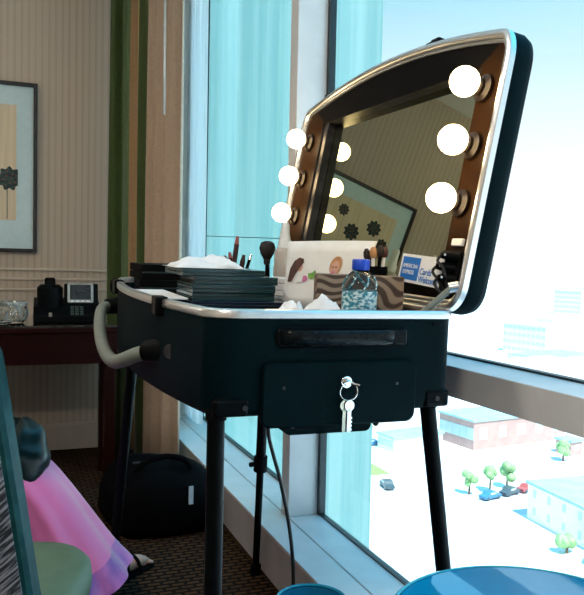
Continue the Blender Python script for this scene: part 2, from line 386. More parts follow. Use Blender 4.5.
# ------------------------------------------------------------------ make-up case
MC = Matrix.Translation((0.3223, 1.2, 0.9689)) @ Matrix.Rotation(0.0288, 4, 'X') @ Matrix.Rotation(0.0092, 4, 'Y')
MCI = MC.inverted()
W, L, HC = 0.48, 1.06, 0.186
case = thing('makeup_case', 'black wheeled make-up case on legs with open lit mirror lid by the window', 'makeup case', mw=MC)
def arch(n=28):
    pts = []
    for k in range(n + 1):
        t = 1 - k / n; pts.append((-0.062 * 4 * t * (1 - t), L * t))
    return pts
plan_raw = [(W, 0), (W, L)] + arch()
plan = fillet(plan_raw, [0.04, 0.04] + [0.05] + [0] * 27 + [0.05], 6)
def ring(poly, z): return [(p[0], p[1], z) for p in poly]
b = MB().loft([ring(inset(plan, 0.012), -0.030), ring(inset(plan, 0.010), -0.006), ring(plan, -0.006), ring(plan, -HC + 0.02),
               ring(inset(plan, 0.006), -HC + 0.006), ring(inset(plan, 0.02), -HC)])
b.build('body', M['shell'], case, smooth=True, angle=35)
b = MB().loft([ring(inset(plan, 0.013), -0.012), ring(inset(plan, 0.013), 0.002), ring(inset(plan, 0.008), 0.004), ring(inset(plan, -0.002), 0.003),
               ring(inset(plan, -0.004), 0.0), ring(inset(plan, -0.004), -0.011), ring(inset(plan, 0.0), -0.013)], False, False)
r_ = b.build('rim', M['rim'], case, smooth=True, angle=50); r_['label'] = 'bright aluminium rim'
# front plate with lock
b = MB()
pl = rrect(0.089, 0.392, -0.203, -0.088, 0.018)
b.loft([[(p[0], 0.004, p[1]) for p in pl], [(p[0], -0.007, p[1]) for p in pl], [(p[0], -0.010, p[1]) for p in inset(pl, 0.003)]])
fp = b.build('front_plate', M['shell'], case, smooth=True, angle=30)
for u, h in ((0.128, -0.132), (0.350, -0.130)):
    MB().tube([(u, -0.009, h), (u, -0.0125, h)], 0.0028, 12).build('screw', M['rimdark'], fp)
MB().tube([(0.431, 0.002, -0.022), (0.431, -0.003, -0.022)], 0.004, 12).build('screw', M['black'], case)
lk = MB().tube([(0.2456, -0.008, -0.124), (0.2456, -0.016, -0.124)], 0.011, 20).tube([(0.2456, -0.015, -0.124), (0.2456, -0.022, -0.124)], 0.007, 16).build('lock', M['chrome'], fp, smooth=True, bevel=0.001)
pl = rrect(0.140, 0.312, -0.222, -0.19, 0.012)
MB().loft([[(p[0], 0.012, p[1]) for p in pl], [(p[0], 0.09, p[1]) for p in pl]]).build('lower_bumper', M['shell'], case, smooth=True, angle=30)
MB().tube([(0.154, 0.006, -0.205), (0.154, 0.014, -0.205)], 0.004, 12).build('rivet', M['rimdark'], case)
MB().sphere((0.322, 0.012, -0.208), 0.006, 12, 8).build('rivet', M['black'], case)
# carrying handle on the front
hd = MB()
pl = rrect(0.113, 0.370, -0.063, -0.026, 0.012)
hd.loft([[(p[0], 0.003, p[1]) for p in pl], [(p[0], -0.003, p[1]) for p in pl], [(p[0], -0.005, p[1]) for p in inset(pl, 0.003)]])
hp = hd.build('handle_plate', M['black'], case, smooth=True, angle=30)
sec = [(0.122, -0.004), (0.135, -0.013), (0.16, -0.018), (0.235, -0.020), (0.315, -0.018), (0.335, -0.013), (0.345, -0.004)]
b = MB(); rr = []
for u, v in sec:
    rr.append([(u, v + 0.004 * math.cos(a), -0.044 + 0.0135 * math.sin(a)) for a in [2 * PI * k / 12 for k in range(12)]])
b.loft(rr); b.build('carry_handle', M['gloss'], case, smooth=True, angle=60)
MB().box(0.338, 0.366, -0.012, -0.003, -0.058, -0.030).build('handle_end', M['gloss'], hp, bevel=0.003)
# corner brackets
for (u0, u1, h0, h1) in ((0.006, 0.068, -0.182, -0.150), (0.417, W - 0.010, -0.180, -0.146)):
    bb = MB().box(u0, u1, -0.003, 0.05, h0, h1).build('corner_bracket', M['black'], case, bevel=0.006)
    MB().tube([(u0 + 0.055 if u0 < 0.1 else u0 + 0.025, -0.003, (h0 + h1) / 2), (u0 + 0.055 if u0 < 0.1 else u0 + 0.025, -0.006, (h0 + h1) / 2)], 0.0045, 14).build('rivet', M['mframe'], bb)
for v in (0.95,):
    MB().box(0.0, 0.06, v, L + 0.002, -0.182, -0.150).build('corner_bracket', M['black'], case, bevel=0.006)
    MB().box(0.42, W + 0.003, v, L + 0.002, -0.182, -0.150).build('corner_bracket', M['black'], case, bevel=0.006)
# latches on the arched side
def side_u(v): t = v / L; return -0.062 * 4 * t * (1 - t)
for v in (0.24, 0.82):
    u = side_u(v)
    lt = MB().box(u - 0.012, u + 0.012, v - 0.025, v + 0.025, -0.030, 0.007).build('latch', M['black'], case, bevel=0.003)
    MB().box(u - 0.014, u - 0.011, v - 0.016, v - 0.008, -0.026, 0.004).build('latch_clip', M['mframe'], lt)
MB().sphere((-0.030, 0.985, -0.020), 0.022, 14, 10, (0.7, 1, 1.1)).build('rim_knob', M['black'], case, smooth=True)
# grey tubular pull handle on the arched side
def smooth_path(pts, n=6):
    P = [Vector(p) for p in pts]; out = []
    for i in range(len(P) - 1):
        p0 = P[max(i - 1, 0)]; p1 = P[i]; p2 = P[i + 1]; p3 = P[min(i + 2, len(P) - 1)]
        for k in range(n):
            t = k / n
            out.append(0.5 * ((2 * p1) + (p2 - p0) * t + (2 * p0 - 5 * p1 + 4 * p2 - p3) * t * t + (3 * p1 - p0 - 3 * p2 + p3) * t ** 3))
    out.append(P[-1]); return [tuple(p) for p in out]
tp = smooth_path([(-0.056, 0.925, -0.074), (-0.078, 0.88, -0.080), (-0.092, 0.80, -0.110), (-0.098, 0.70, -0.143), (-0.100, 0.58, -0.158),
                  (-0.098, 0.46, -0.156), (-0.090, 0.38, -0.140), (-0.072, 0.32, -0.120), (-0.052, 0.28, -0.108)])
tb = MB().tube(tp, 0.0155, 14).build('pull_handle', M['greytube'], case, smooth=True, angle=60)
tb['label'] = 'grey curved tube handle'
MB().tube([(-0.010, 0.93, -0.070), (-0.062, 0.925, -0.075)], [0.026, 0.021], 16).build('handle_socket', M['black'], case, smooth=True)
MB().tube([(-0.012, 0.235, -0.098), (-0.058, 0.29, -0.109)], [0.030, 0.022], 16).build('handle_socket', M['black'], case, smooth=True)
MB().tube([(-0.015, 0.19, -0.093), (-0.036, 0.175, -0.093)], 0.014, 14).build('pivot_pin', M['mframe'], case, smooth=True)
# legs
def leg(name, top, foot, r=0.0155, two=False, collar=None):
    t = MCI @ Vector(top); f = MCI @ Vector(foot)
    lg = bpy.data.objects.new(name, None)
    if two:
        k = t.lerp(f, collar)
        l = MB().tube([t, k], r, 14).tube([k, f], r * 0.72, 14).build(name, M['black'], case, smooth=True)
        MB().tube([t.lerp(f, collar - 0.035), t.lerp(f, collar + 0.025)], r * 1.35, 14).build('leg_collar', M['matte'], l, smooth=True)
        kp = t.lerp(f, collar - 0.005); MB().tube([kp + Vector((-0.015, 0, 0)), kp + Vector((-0.038, -0.005, 0))], 0.008, 10).build('clamp_knob', M['matte'], l, smooth=True)
    else:
        l = MB().tube([t, f], r, 14).build(name, M['black'], case, smooth=True)
    MB().tube([f + Vector((0, 0, 0.0)), f + (t - f).normalized() * 0.035], r * 1.1, 14).build('rubber_foot', M['matte'], l, smooth=True)
    MB().tube([t + Vector((0, 0, 0.01)), t.lerp(f, 0.012)], r * 1.2, 14).build('leg_socket', M['matte'], case, smooth=True)
    return l
leg('leg', (0.3384, 1.23, 0.789), (0.3300, 1.205, 0.0))
leg('leg', (0.7593, 1.23, 0.789), (0.868, 1.262, 0.1634))
leg('leg', (0.765, 2.20, 0.818), (0.789, 2.335, 0.0), 0.0165, True, 0.52)
leg('leg', (0.352, 2.19, 0.818), (0.337, 2.52, 0.0))
# ---- lid
lid_out = [(0, 0), (L, 0)]
for k in range(33):
    v = L * (1 - k / 32); lid_out.append((v, 0.604 - 0.20 * (v - L / 2) ** 2))
lidp = fillet(lid_out, [0.05, 0.05, 0.055] + [0] * 31 + [0.055], 7)
def rx(poly, x): return [(x, p[0], p[1]) for p in poly]
b = MB().loft([rx(inset(lidp, 0.010), 0.012), rx(inset(lidp, 0.010), 0.0), rx(lidp, 0.0), rx(inset(lidp, -0.003), 0.012), rx(inset(lidp, -0.004), 0.040),
               rx(inset(lidp, 0.002), 0.056), rx(inset(lidp, 0.018), 0.066)], False, True)
lid = b.build('lid', M['shell'], case, smooth=True, angle=50, loc=(W, 0, 0.002), rot=(0, 0.1707, 0))
b = MB().loft([rx(inset(lidp, 0.012), 0.010), rx(inset(lidp, 0.012), -0.003), rx(inset(lidp, 0.009), -0.006), rx(inset(lidp, 0.002), -0.006),
               rx(inset(lidp, -0.004), -0.002), rx(inset(lidp, -0.004), 0.010)], False, False)
o_ = b.build('lid_rim', M['rim'], lid, smooth=True, angle=50); o_['label'] = 'bright aluminium lid rim'
b = MB().loft([rx(inset(lidp, 0.013), 0.012), rx(inset(lidp, 0.013), 0.004), rx(inset(lidp, 0.017), 0.002), rx(inset(lidp, 0.021), 0.004), rx(inset(lidp, 0.021), 0.012)], False, False)
b.build('inner_rim', M['rim'], lid, smooth=True, angle=50)
# panel with opening
OV0, OV1, OH0, OH1 = 0.098, 0.905, 0.055, 0.497
lo = dense(inset(lidp, 0.012), 0.012)
cx, cy = (OV0 + OV1) / 2, (OH0 + OH1) / 2
def hit(p):
    dx, dy = p[0] - cx, p[1] - cy; t = 1e9
    if abs(dx) > 1e-9: t = min(t, ((OV1 - cx) if dx > 0 else (OV0 - cx)) / dx)
    if abs(dy) > 1e-9: t = min(t, ((OH1 - cy) if dy > 0 else (OH0 - cy)) / dy)
    return (cx + dx * t, cy + dy * t)
hp_ = [hit(p) for p in lo]
for c in ((OV0, OH0), (OV1, OH0), (OV1, OH1), (OV0, OH1)):
    k = min(range(len(hp_)), key=lambda i: (hp_[i][0] - c[0]) ** 2 + (hp_[i][1] - c[1]) ** 2); hp_[k] = c
bpn = MB().loft([rx(lo, 0.008), rx(hp_, 0.008)], False, False)
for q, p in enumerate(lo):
    if p[1] > 0.50 and 0.05 < p[0] < 1.0: bpn.mi[q] = 1  # arch stretch set black: the fading bulb glow is put into the colour
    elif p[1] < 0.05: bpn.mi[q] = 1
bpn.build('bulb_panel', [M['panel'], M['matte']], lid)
MB().loft([rx(hp_, 0.0078), rx(hp_, 0.040)], False, False).build('mirror_frame', M['mframe'], lid)
MB().box(0.037, 0.041, OV0 - 0.005, OV1 + 0.005, OH0 - 0.005, OH1 + 0.005).build('mirror', M['mirror'], lid)
pl = MB().box(0.012, 0.037, OV1 - 0.030, OV1 - 0.001, OH0, OH1).build('mirror_side_strip', M['mframe'], lid, bevel=0.002)
# bulbs
first = None
for v in (0.072, 0.984):
    for k in range(3):
        h = 0.2122 + 0.117 * k + (0.003 if v < 0.5 else 0)
        if first is None:
            sb = MB().lathe([(0.028, 0), (0.028, 0.008), (0.022, 0.010), (0.0175, 0.013), (0.0175, 0.020), (0.014, 0.024)], n=22).build('bulb_socket', M['socket'], lid, smooth=True, angle=30)
            # local z of the socket points out of the panel
            bu = MB()
            prof = [(0.012, 0.022), (0.0155, 0.026)] + [(0.030 * math.sin(a), 0.050 - 0.030 * math.cos(a)) for a in [PI * (0.24 + 0.76 * q / 11) for q in range(12)]]
            prof[-1] = (0.0006, 0.080)
            bu.lathe(prof, n=22).build('light_bulb', M['bulb'], sb, smooth=True, angle=80)
            first = (sb, sb.children[0])
        else:
            sb = first[0].copy(); COL.objects.link(sb); sb.parent = lid
            bu = first[1].copy(); COL.objects.link(bu); bu.parent = sb
        sb.location = (0.008, v, h); sb.rotation_euler = (0, -PI / 2, 0)
# switch, outlet and plug on the panel below the near bulbs
MB().box(0.001, 0.009, 0.035, 0.072, 0.128, 0.143).build('white_switch', M['white'], lid, bevel=0.002)
b = MB().box(-0.004, 0.009, 0.025, 0.092, 0.040, 0.118)
b.build('outlet_box', M['black'], lid, bevel=0.004)
for v, h, s in ((0.060, 0.100, 0.007), (0.078, 0.083, 0.006), (0.050, 0.078, 0.006), (0.062, 0.062, 0.007), (0.083, 0.066, 0.005), (0.044, 0.098, 0.004)):
    MB().tube([(-0.004, v, h), (-0.016, v - 0.004, h)], s, 10).build('jack_knob', M['gloss'], lid, smooth=True, bevel=0.001)
for v, h in ((0.064, 0.106), (0.074, 0.090), (0.054, 0.064), (0.082, 0.074)):
    MB().box(-0.0175, -0.016, v - 0.009, v + 0.005, h - 0.0015, h + 0.002).build('silver_contact', M['chrome'], lid)
for v, h, dy in ((0.040, 0.104, 0.004), (0.048, 0.082, 0.006), (0.036, 0.060, 0.004)):
    pg = MB().tube([(-0.002, v - 0.012, h), (-0.022, v, h), (-0.034, v + dy, h - 0.002)], [0.010, 0.009, 0.006], 10).build('power_plug', M['black'], lid, smooth=True)
    MB().box(-0.032, -0.029, v - 0.006, v + 0.003, h - 0.002, h + 0.002).build('plug_marking', M['white'], pg)
    MB().tube(smooth_path([(-0.033, v + dy, h - 0.002), (-0.036, v + dy + 0.004, h - 0.014), (-0.028, v + dy - 0.012, h - 0.03), (-0.010, v - 0.012, 0.028)], 5), 0.003, 7).build('plug_cable', M['cable'], pg, smooth=True)
# handle clips on top of lid
for v in (0.315, 0.893):
    h = 0.604 - 0.20 * (v - L / 2) ** 2
    MB().box(-0.002, 0.040, v - 0.03, v + 0.03, h - 0.004, h + 0.010).box(0.004, 0.03, v - 0.018, v + 0.018, h + 0.008, h + 0.018).build('lid_latch', M['black'], lid, bevel=0.004)
# lid stay strut
st = MB().tube([(W - 0.052, 0.040, -0.004), (W - 0.004, 0.016, 0.048)], 0.0065, 8).build('lid_stay', M['greytube'], case, smooth=True)
MB().tube([(W - 0.010, 0.020, 0.046), (W + 0.006, 0.012, 0.050)], 0.011, 14).build('stay_pivot', M['rim'], case, smooth=True)
MB().tube([(W - 0.02, 0.06, -0.002), (W - 0.02, L - 0.06, -0.002)], 0.008, 10).build('hinge', M['rim'], case, smooth=True)

# ------------------------------------------------------------------ things on the case (case-local placing)
def on_case(u, v, h, rz=0.0, rx_=0.0, ry=0.0):
    return MC @ Matrix.Translation((u, v, h)) @ Matrix.Rotation(rz, 4, 'Z') @ Matrix.Rotation(rx_, 4, 'X') @ Matrix.Rotation(ry, 4, 'Y')
TR = -0.030
# key ring
k = thing('key_ring', 'silver key ring hanging from the lock of the black case', 'keys', mw=on_case(0.2456, -0.0245, -0.124))
rg = [(0.017 * math.sin(a), 0.002 * math.sin(2 * a), -0.014 + 0.017 * math.cos(a)) for a in [2 * PI * q / 28 for q in range(29)]]
MB().tube(rg, 0.0014, 8, False).build('ring', M['chrome'], k, smooth=True)
def key(x, lean, m):
    b = MB(); pl = [(x + 0.009 * math.cos(a), -0.040 + 0.010 * math.sin(a)) for a in [2 * PI * q / 16 for q in range(16)]]
    b.prism(pl, 'y', -0.001 + lean, 0.001 + lean)
    b.box(x - 0.0035, x + 0.0035, -0.001 + lean, 0.001 + lean, -0.088, -0.045)
    for q in range(4): b.box(x + 0.0035, x + 0.0055, -0.001 + lean, 0.001 + lean, -0.085 + q * 0.007, -0.081 + q * 0.007)
    b.build('key', m, k)
key(0.002, -0.002, M['chrome']); key(-0.006, 0.0015, M['brass'])
MB().tube([(0.0, 0.008, 0.0), (0.020, -0.004, -0.004)], 0.0028, 8).build('key_in_lock', M['chrome'], k, smooth=True)

# palettes
def palette_parts(root, w, d, t, body, front):
    MB().box(0, w, 0, d, 0.0, t * 0.45).build('base', body, root, bevel=0.0012)
    MB().box(0, w, 0.001, d, t * 0.5, t - 0.0003).build('lid', front, root, bevel=0.0012)
    MB().box(0.001, w - 0.001, -0.0004, 0.004, t * 0.42, t * 0.52).build('seam', M['palette_edge'], root)
PG = 'make-up palettes stacked on the case'
t0 = thing('makeup_palette', 'thin navy make-up palette lying at the bottom of the palette stack', 'palette', mw=on_case(0.060, 0.405, TR + 0.0005), group=PG)
palette_parts(t0, 0.225, 0.17, 0.0135, M['navy'], M['navy'])
t1 = thing('makeup_palette', 'glossy black palette directly on the navy one', 'palette', mw=on_case(0.064, 0.420, -0.0160), group=PG)
palette_parts(t1, 0.196, 0.165, 0.0185, M['palette'], M['palette'])
dup(t1, 'glossy black palette in the middle of the palette stack', mw=on_case(0.064, 0.416, 0.0028))
dup(t1, 'glossy black palette just below the topmost tilted one', mw=on_case(0.069, 0.420, 0.0216, math.radians(-1)))
tt = thing('makeup_palette', 'topmost thin black palette of the stack, under a white tissue', 'palette', mw=on_case(0.040, 0.418, 0.0405, math.radians(2)), group=PG)
palette_parts(tt, 0.196, 0.165, 0.0150, M['palette'], M['palette'])
bp = thing('makeup_palette', 'flat black palette lying over the arched back edge of the case', 'palette', mw=on_case(0.005, 0.76, TR + 0.001, math.radians(-3)), group=PG)
palette_parts(bp, 0.20, 0.15, 0.040, M['matte'], M['matte'])
dup(bp, 'second flat black palette on top of the one at the arched edge', mw=on_case(0.012, 0.77, TR + 0.0415, math.radians(4)))
bpc = [o for o in COL.objects if o.name.startswith('makeup_palette')]

# white papers and tissues
def crumple(w, d, hgt, n=14, seed=1, peak=1.0):
    rnd = random.Random(seed); b = MB(); vs = []; ph = [rnd.uniform(0, 6) for _ in range(6)]
    for j in range(n + 1):
        for i in range(n + 1):
            x = (i / n - 0.5) * w; y = (j / n - 0.5) * d
            e = max(0.0, 1 - ((2 * i / n - 1) ** 4)) * max(0.0, 1 - ((2 * j / n - 1) ** 4))
            z = hgt * e * (0.55 + 0.30 * math.sin(9 * i / n + ph[0] + 2 * math.sin(5 * j / n + ph[1])) + 0.22 * math.cos(13 * j / n + ph[2] + 4 * i / n) + 0.12 * rnd.uniform(-1, 1))
            vs.append((x * (1 + 0.05 * rnd.uniform(-1, 1)), y * (1 + 0.05 * rnd.uniform(-1, 1)), max(0.0008, z)))
    fs = [(j * (n + 1) + i, j * (n + 1) + i + 1, (j + 1) * (n + 1) + i + 1, (j + 1) * (n + 1) + i) for j in range(n) for i in range(n)]
    return b.add(vs, fs)
def sheet_thing(name, label, cat, mw, mb, m, thick=0.0008, group=None):
    o = mb.build(name, m, smooth=True, angle=70); o.matrix_world = mw
    md = o.modifiers.new('thick', 'SOLIDIFY'); md.thickness = thick; md.offset = 1
    return tag(o, label, cat, group)
sheet_thing('tissue', 'white tissue lying on the topmost black palette', 'tissue', on_case(0.110, 0.495, 0.0562), crumple(0.165, 0.14, 0.028, seed=3), M['tissue'])
sheet_thing('tissue', 'crumpled white tissue at the front rim beside the water bottle', 'tissue', on_case(0.244, 0.090, TR + 0.0005, 0.2), crumple(0.070, 0.12, 0.050, seed=5), M['tissue'])
sheet_thing('tissue', 'small crumpled white tissue at the front rim nearer the palettes', 'tissue', on_case(0.175, 0.100, TR + 0.0005), crumple(0.062, 0.10, 0.040, seed=9), M['tissue'])
o = MB().box(-0.03, 0.055, 0.42, 0.70, 0, 0.004).build('paper_sheet', M['white'], bevel=0.001); o.matrix_world = on_case(0.0, 0.0, TR + 0.0162, 0)
o.data.transform(Matrix.Identity(4)); tag(o, 'white paper sheets stacked inside the arched edge of the case', 'paper')
o = MB().box(-0.03, 0.055, 0.42, 0.70, -0.0155, 0).build('brush_roll', M['matte'], bevel=0.003); o.matrix_world = on_case(0.0, 0.0, TR + 0.0158, 0)
tag(o, 'flat black brush roll under the white paper sheets', 'brush roll')

# white compacts beside the spray bottle
cb = thing('powder_compact', 'white square powder compact, lower of two beside the magazine', 'compact', mw=on_case(0.308, 0.50, TR + 0.0005, math.radians(-4)), group='white compacts')
def compact(root):
    MB().box(0, 0.09, 0, 0.085, 0, 0.017).build('base', M['pumpw'], root, bevel=0.002)
    MB().box(0.0, 0.09, 0.0, 0.085, 0.018, 0.032).build('lid', M['white'], root, bevel=0.002)
    MB().box(0.03, 0.07, -0.002, 0.001, 0.010, 0.018).build('clasp', M['mframe'], root)
compact(cb)
dup(cb, 'white square powder compact, upper of two beside the magazine', mw=on_case(0.312, 0.502, TR + 0.0335, math.radians(2)))

# tissue box
tb = thing('tissue_box', 'brown leaf-grain patterned tissue box behind the water bottle', 'tissue box', mw=on_case(0.268, 0.190, TR, math.radians(-16)))
MB().box(0, 0.180, 0, 0.060, 0, 0.090).build('box', M['grain'], tb, bevel=0.002)
MB().lathe([(0.022, 0), (0.022, 0.0012)], (0.09, 0.030, 0.090), 20).build('opening_film', M['white'], tb)

# water bottle
wb = thing('water_bottle', 'small clear water bottle with bright blue cap at the front rim', 'bottle', mw=on_case(0.314, 0.088, TR))
prof = [(0.028, 0.0), (0.032, 0.004), (0.033, 0.010), (0.031, 0.018), (0.033, 0.026), (0.0335, 0.060), (0.0335, 0.070), (0.031, 0.082), (0.025, 0.093), (0.017, 0.101), (0.0135, 0.104), (0.0135, 0.110)]
MB().lathe(prof, n=32).build('bottle_body', M['water'], wb, smooth=True, angle=60)
MB().lathe([(0.0340, 0.022), (0.0343, 0.064)], n=32, cap0=False, cap1=False).build('label_wrap', M['label'], wb, smooth=True)
for kk in range(7):
    a = 2 * PI * kk / 7
    MB().tube([(0.0335 * math.cos(a), 0.0335 * math.sin(a), 0.068), (0.0325 * math.cos(a + .25), 0.0325 * math.sin(a + .25), 0.079), (0.026 * math.cos(a + .4), 0.026 * math.sin(a + .4), 0.093)], 0.0016, 6).build('bottle_rib', M['label'], wb, smooth=True)
cp = MB().lathe([(0.0165, 0.104), (0.0172, 0.106), (0.0172, 0.122), (0.0155, 0.1245)], n=28).build('cap', M['blue'], wb, smooth=True, angle=40)
cp['label'] = 'bright blue screw cap'

# spray bottle
sp = thing('spray_bottle', 'frosted spray bottle with tall white nozzle left of the magazine', 'bottle', mw=on_case(0.372, 0.665, TR))
MB().lathe([(0.025, 0), (0.028, 0.004), (0.028, 0.128), (0.024, 0.136), (0.016, 0.140)], n=26).build('bottle_body', M['frosted'], sp, smooth=True, angle=40)
MB().lathe([(0.0165, 0.139), (0.0165, 0.158), (0.014, 0.162), (0.011, 0.178), (0.010, 0.200), (0.007, 0.207)], n=22).build('nozzle', M['pumpw'], sp, smooth=True, angle=40)
MB().box(-0.010, 0.010, -0.0285, -0.027, 0.095, 0.113).build('sticker', M['white'], sp)

# magazine, standing open and bent
mg = thing('magazine', 'open white beauty magazine leaning upright behind the tissue box', 'magazine', mw=on_case(0.292, 0.448, TR, math.radians(-44), math.radians(-6)))
b = MB(); n = 16; fr = []; bk = []
def page(t, s):   # t along, s up
    x = t * (0.168 + 0.052 * s); y = 0.022 * math.sin(PI * t) * (0.4 + 0.6 * s)
    return (x, y, s * (0.156 + 0.004 * math.sin(PI * t) + 0.008 * t))
rows = 6
vs = [page(i / n, j / rows) for j in range(rows + 1) for i in range(n + 1)]
fs = [(j * (n + 1) + i, j * (n + 1) + i + 1, (j + 1) * (n + 1) + i + 1, (j + 1) * (n + 1) + i) for j in range(rows) for i in range(n)]
o = b.add(vs, fs).build('pages', M['white'], mg, smooth=True); md = o.modifiers.new('t', 'SOLIDIFY'); md.thickness = 0.004; md.offset = 1 if False else -1
def print_on(poly, name, m, off):
    poly = [(p[0], 0.37 + 0.66 * p[1]) for p in poly]
    cxx = sum(p[0] for p in poly) / len(poly); cyy = sum(p[1] for p in poly) / len(poly)
    f = lambda p: (lambda q: (q[0], q[1] - off, q[2]))(page(p[0], p[1]))
    vs = [f((cxx, cyy))] + [f(p) for p in poly] + [f((cxx + (p[0] - cxx) * 0.5, cyy + (p[1] - cyy) * 0.5)) for p in poly]
    k = len(poly); fs = []
    for i in range(k):
        j = (i + 1) % k
        fs += [(1 + i, 1 + j, 1 + k + j, 1 + k + i), (0, 1 + k + i, 1 + k + j)]
    o = MB().add(vs, fs).build(name, m, mg); md = o.modifiers.new('t', 'SOLIDIFY'); md.thickness = 0.0004; md.offset = 0
def ell(x, y, a, c, rot=0, n=18): return [(x + a * math.cos(t) * math.cos(rot) - c * math.sin(t) * math.sin(rot), y + a * math.cos(t) * math.sin(rot) + c * math.sin(t) * math.cos(rot)) for t in [2 * PI * q / n for q in range(n)]]
YO = 0.006
print_on([(0.04, 0.02), (0.09, 0.02), (0.13, 0.20), (0.17, 0.34), (0.21, 0.47), (0.20, 0.55), (0.15, 0.58), (0.10, 0.50), (0.06, 0.33)], 'printed_hair', M['hair'], YO)
print_on(ell(0.170, 0.36, 0.030, 0.10, 0), 'printed_face', M['skin'], YO - 0.0006)
print_on([(0.13, 0.02), (0.22, 0.02), (0.23, 0.24), (0.17, 0.26)], 'printed_shoulder', M['white'], YO + 0.0004)
print_on([(0.29, 0.13), (0.33, 0.09), (0.39, 0.13), (0.43, 0.22), (0.38, 0.22), (0.36, 0.30), (0.33, 0.24), (0.28, 0.22)], 'printed_plant', M['leaf'], YO)
print_on(ell(0.245, 0.10, 0.035, 0.07), 'printed_flower', M['pinkp'], YO)
print_on(ell(0.60, 0.40, 0.075, 0.21, 0.0), 'printed_hair', M['tantip'], YO)
print_on(ell(0.595, 0.34, 0.052, 0.18, 0.0), 'printed_face', M['skin'], YO + 0.0008)
print_on(ell(0.59, 0.26, 0.022, 0.022), 'printed_mouth', M['pinkp'], YO + 0.0016)
for x in (0.572, 0.612): print_on(ell(x, 0.37, 0.010, 0.016, n=10), 'printed_eye', M['hair'], YO + 0.0016)

# standing brushes and pencils in a cup behind the palettes
cup = thing('brush_cup', 'low black cup of make-up pencils behind the palette stack', 'cup', mw=on_case(0.262, 0.735, TR))
MB().lathe([(0.038, 0), (0.040, 0.07), (0.037, 0.07), (0.035, 0.005)], n=24).build('cup_wall', M['black'], cup, smooth=True, angle=30)
def pencil(label, p0, p1, r, m, mt):
    root = thing('makeup_pencil', label, 'pencil', mw=on_case(0.262, 0.735, TR), group='pencils in the black cup')
    a, c = Vector(p0), Vector(p1); MB().tube([a, a.lerp(c, 0.86)], r, 10).build('barrel', m, root, smooth=True)
    MB().tube([a.lerp(c, 0.85), c], [r * 0.95, r * 0.55], 10).build('tip', mt, root, smooth=True)
pencil('long dark make-up pencil with rose tip sticking highest from the cup', (-0.018, 0, 0.008), (-0.002, 0.0, 0.166), 0.0068, M['lip'], M['pinktip'])
pencil('short dark pencil leaning left in the black cup', (0.000, -0.012, 0.008), (-0.040, -0.01, 0.112), 0.0075, M['lip'], M['lip'])
pencil('short dark pencil in the middle of the black cup', (0.004, 0.012, 0.008), (-0.020, 0.012, 0.122), 0.0065, M['black'], M['pinktip'])
pencil('short dark pencil leaning right in the black cup', (0.0, 0.0, 0.008), (0.018, 0.002, 0.116), 0.007, M['lip'], M['lip'])
pencil('thin black pencil leaning furthest right out of the cup', (0.010, 0.01, 0.008), (0.042, 0.012, 0.118), 0.0045, M['black'], M['chrome'])
br = thing('powder_brush', 'fat black powder brush standing upright beside the pencil cup', 'brush', mw=on_case(0.355, 0.76, TR))
MB().tube([(0.004, 0, 0.0), (0.002, 0, 0.095)], [0.009, 0.006], 12).build('handle', M['black'], br, smooth=True)
MB().lathe([(0.007, 0.090), (0.009, 0.095), (0.010, 0.110)], n=16).build('ferrule', M['mframe'], br, smooth=True)
MB().lathe([(0.010, 0.106), (0.019, 0.122), (0.023, 0.138), (0.018, 0.152), (0.007, 0.157)], n=18).build('bristles', M['bristle'], br, smooth=True, angle=70)
br2 = thing('eyeshadow_brush', 'thin black brush leaning right beside the fat powder brush', 'brush', mw=on_case(0.392, 0.80, TR))
MB().tube([(0, 0, 0), (0.010, 0, 0.105)], 0.004, 8).build('handle', M['black'], br2, smooth=True)
MB().tube([(0.009, 0, 0.103), (0.016, 0, 0.114), (0.028, 0, 0.116)], [0.004, 0.005, 0.002], 8).build('bristles', M['bristle'], br2, smooth=True)

# jar of brushes behind the tissue box
bj = thing('brush_jar', 'black jar crowded with brushes between the tissue box and the mirror', 'jar', mw=on_case(0.432, 0.252, TR))
MB().lathe([(0.024, 0), (0.026, 0.004), (0.026, 0.108), (0.0235, 0.108), (0.022, 0.006)], n=24).build('jar_wall', M['black'], bj, smooth=True, angle=30)
specs = [(-0.020, 0.004, 0.146, 'black', 'bristle', 'dark rounded make-up brush furthest left in the brush jar'),
         (-0.012, -0.008, 0.150, 'pumpw', 'tantip', 'white handled brush with tan tip in the brush jar'),
         (-0.004, 0.010, 0.144, 'lip', 'bristle', 'dark red handled brush in the middle of the brush jar'),
         (0.004, -0.010, 0.154, 'black', 'bristle', 'tallest black brush in the brush jar'),
         (0.010, 0.004, 0.147, 'chrome', 'tantip', 'silver handled brush with tan tip in the brush jar'),
         (0.017, -0.004, 0.152, 'pumpw', 'hair', 'white handled brush with brown tip in the brush jar')]
for x, y, h, hm, tm, lab in specs:
    q = thing('makeup_brush', lab, 'brush', mw=on_case(0.432, 0.252, TR), group='brushes in the black jar')
    a = Vector((x * 0.3, y * 0.3, 0.008)); c = Vector((x, y, h - 0.024)); d = (c - a).normalized()
    MB().tube([a, c], [0.003, 0.004], 8).build('handle', M[hm], q, smooth=True)
    MB().tube([c, c + d * 0.006, c + d * 0.016, c + d * 0.024], [0.005, 0.0075, 0.0075, 0.003], 12).build('bristles', M[tm], q, smooth=True)

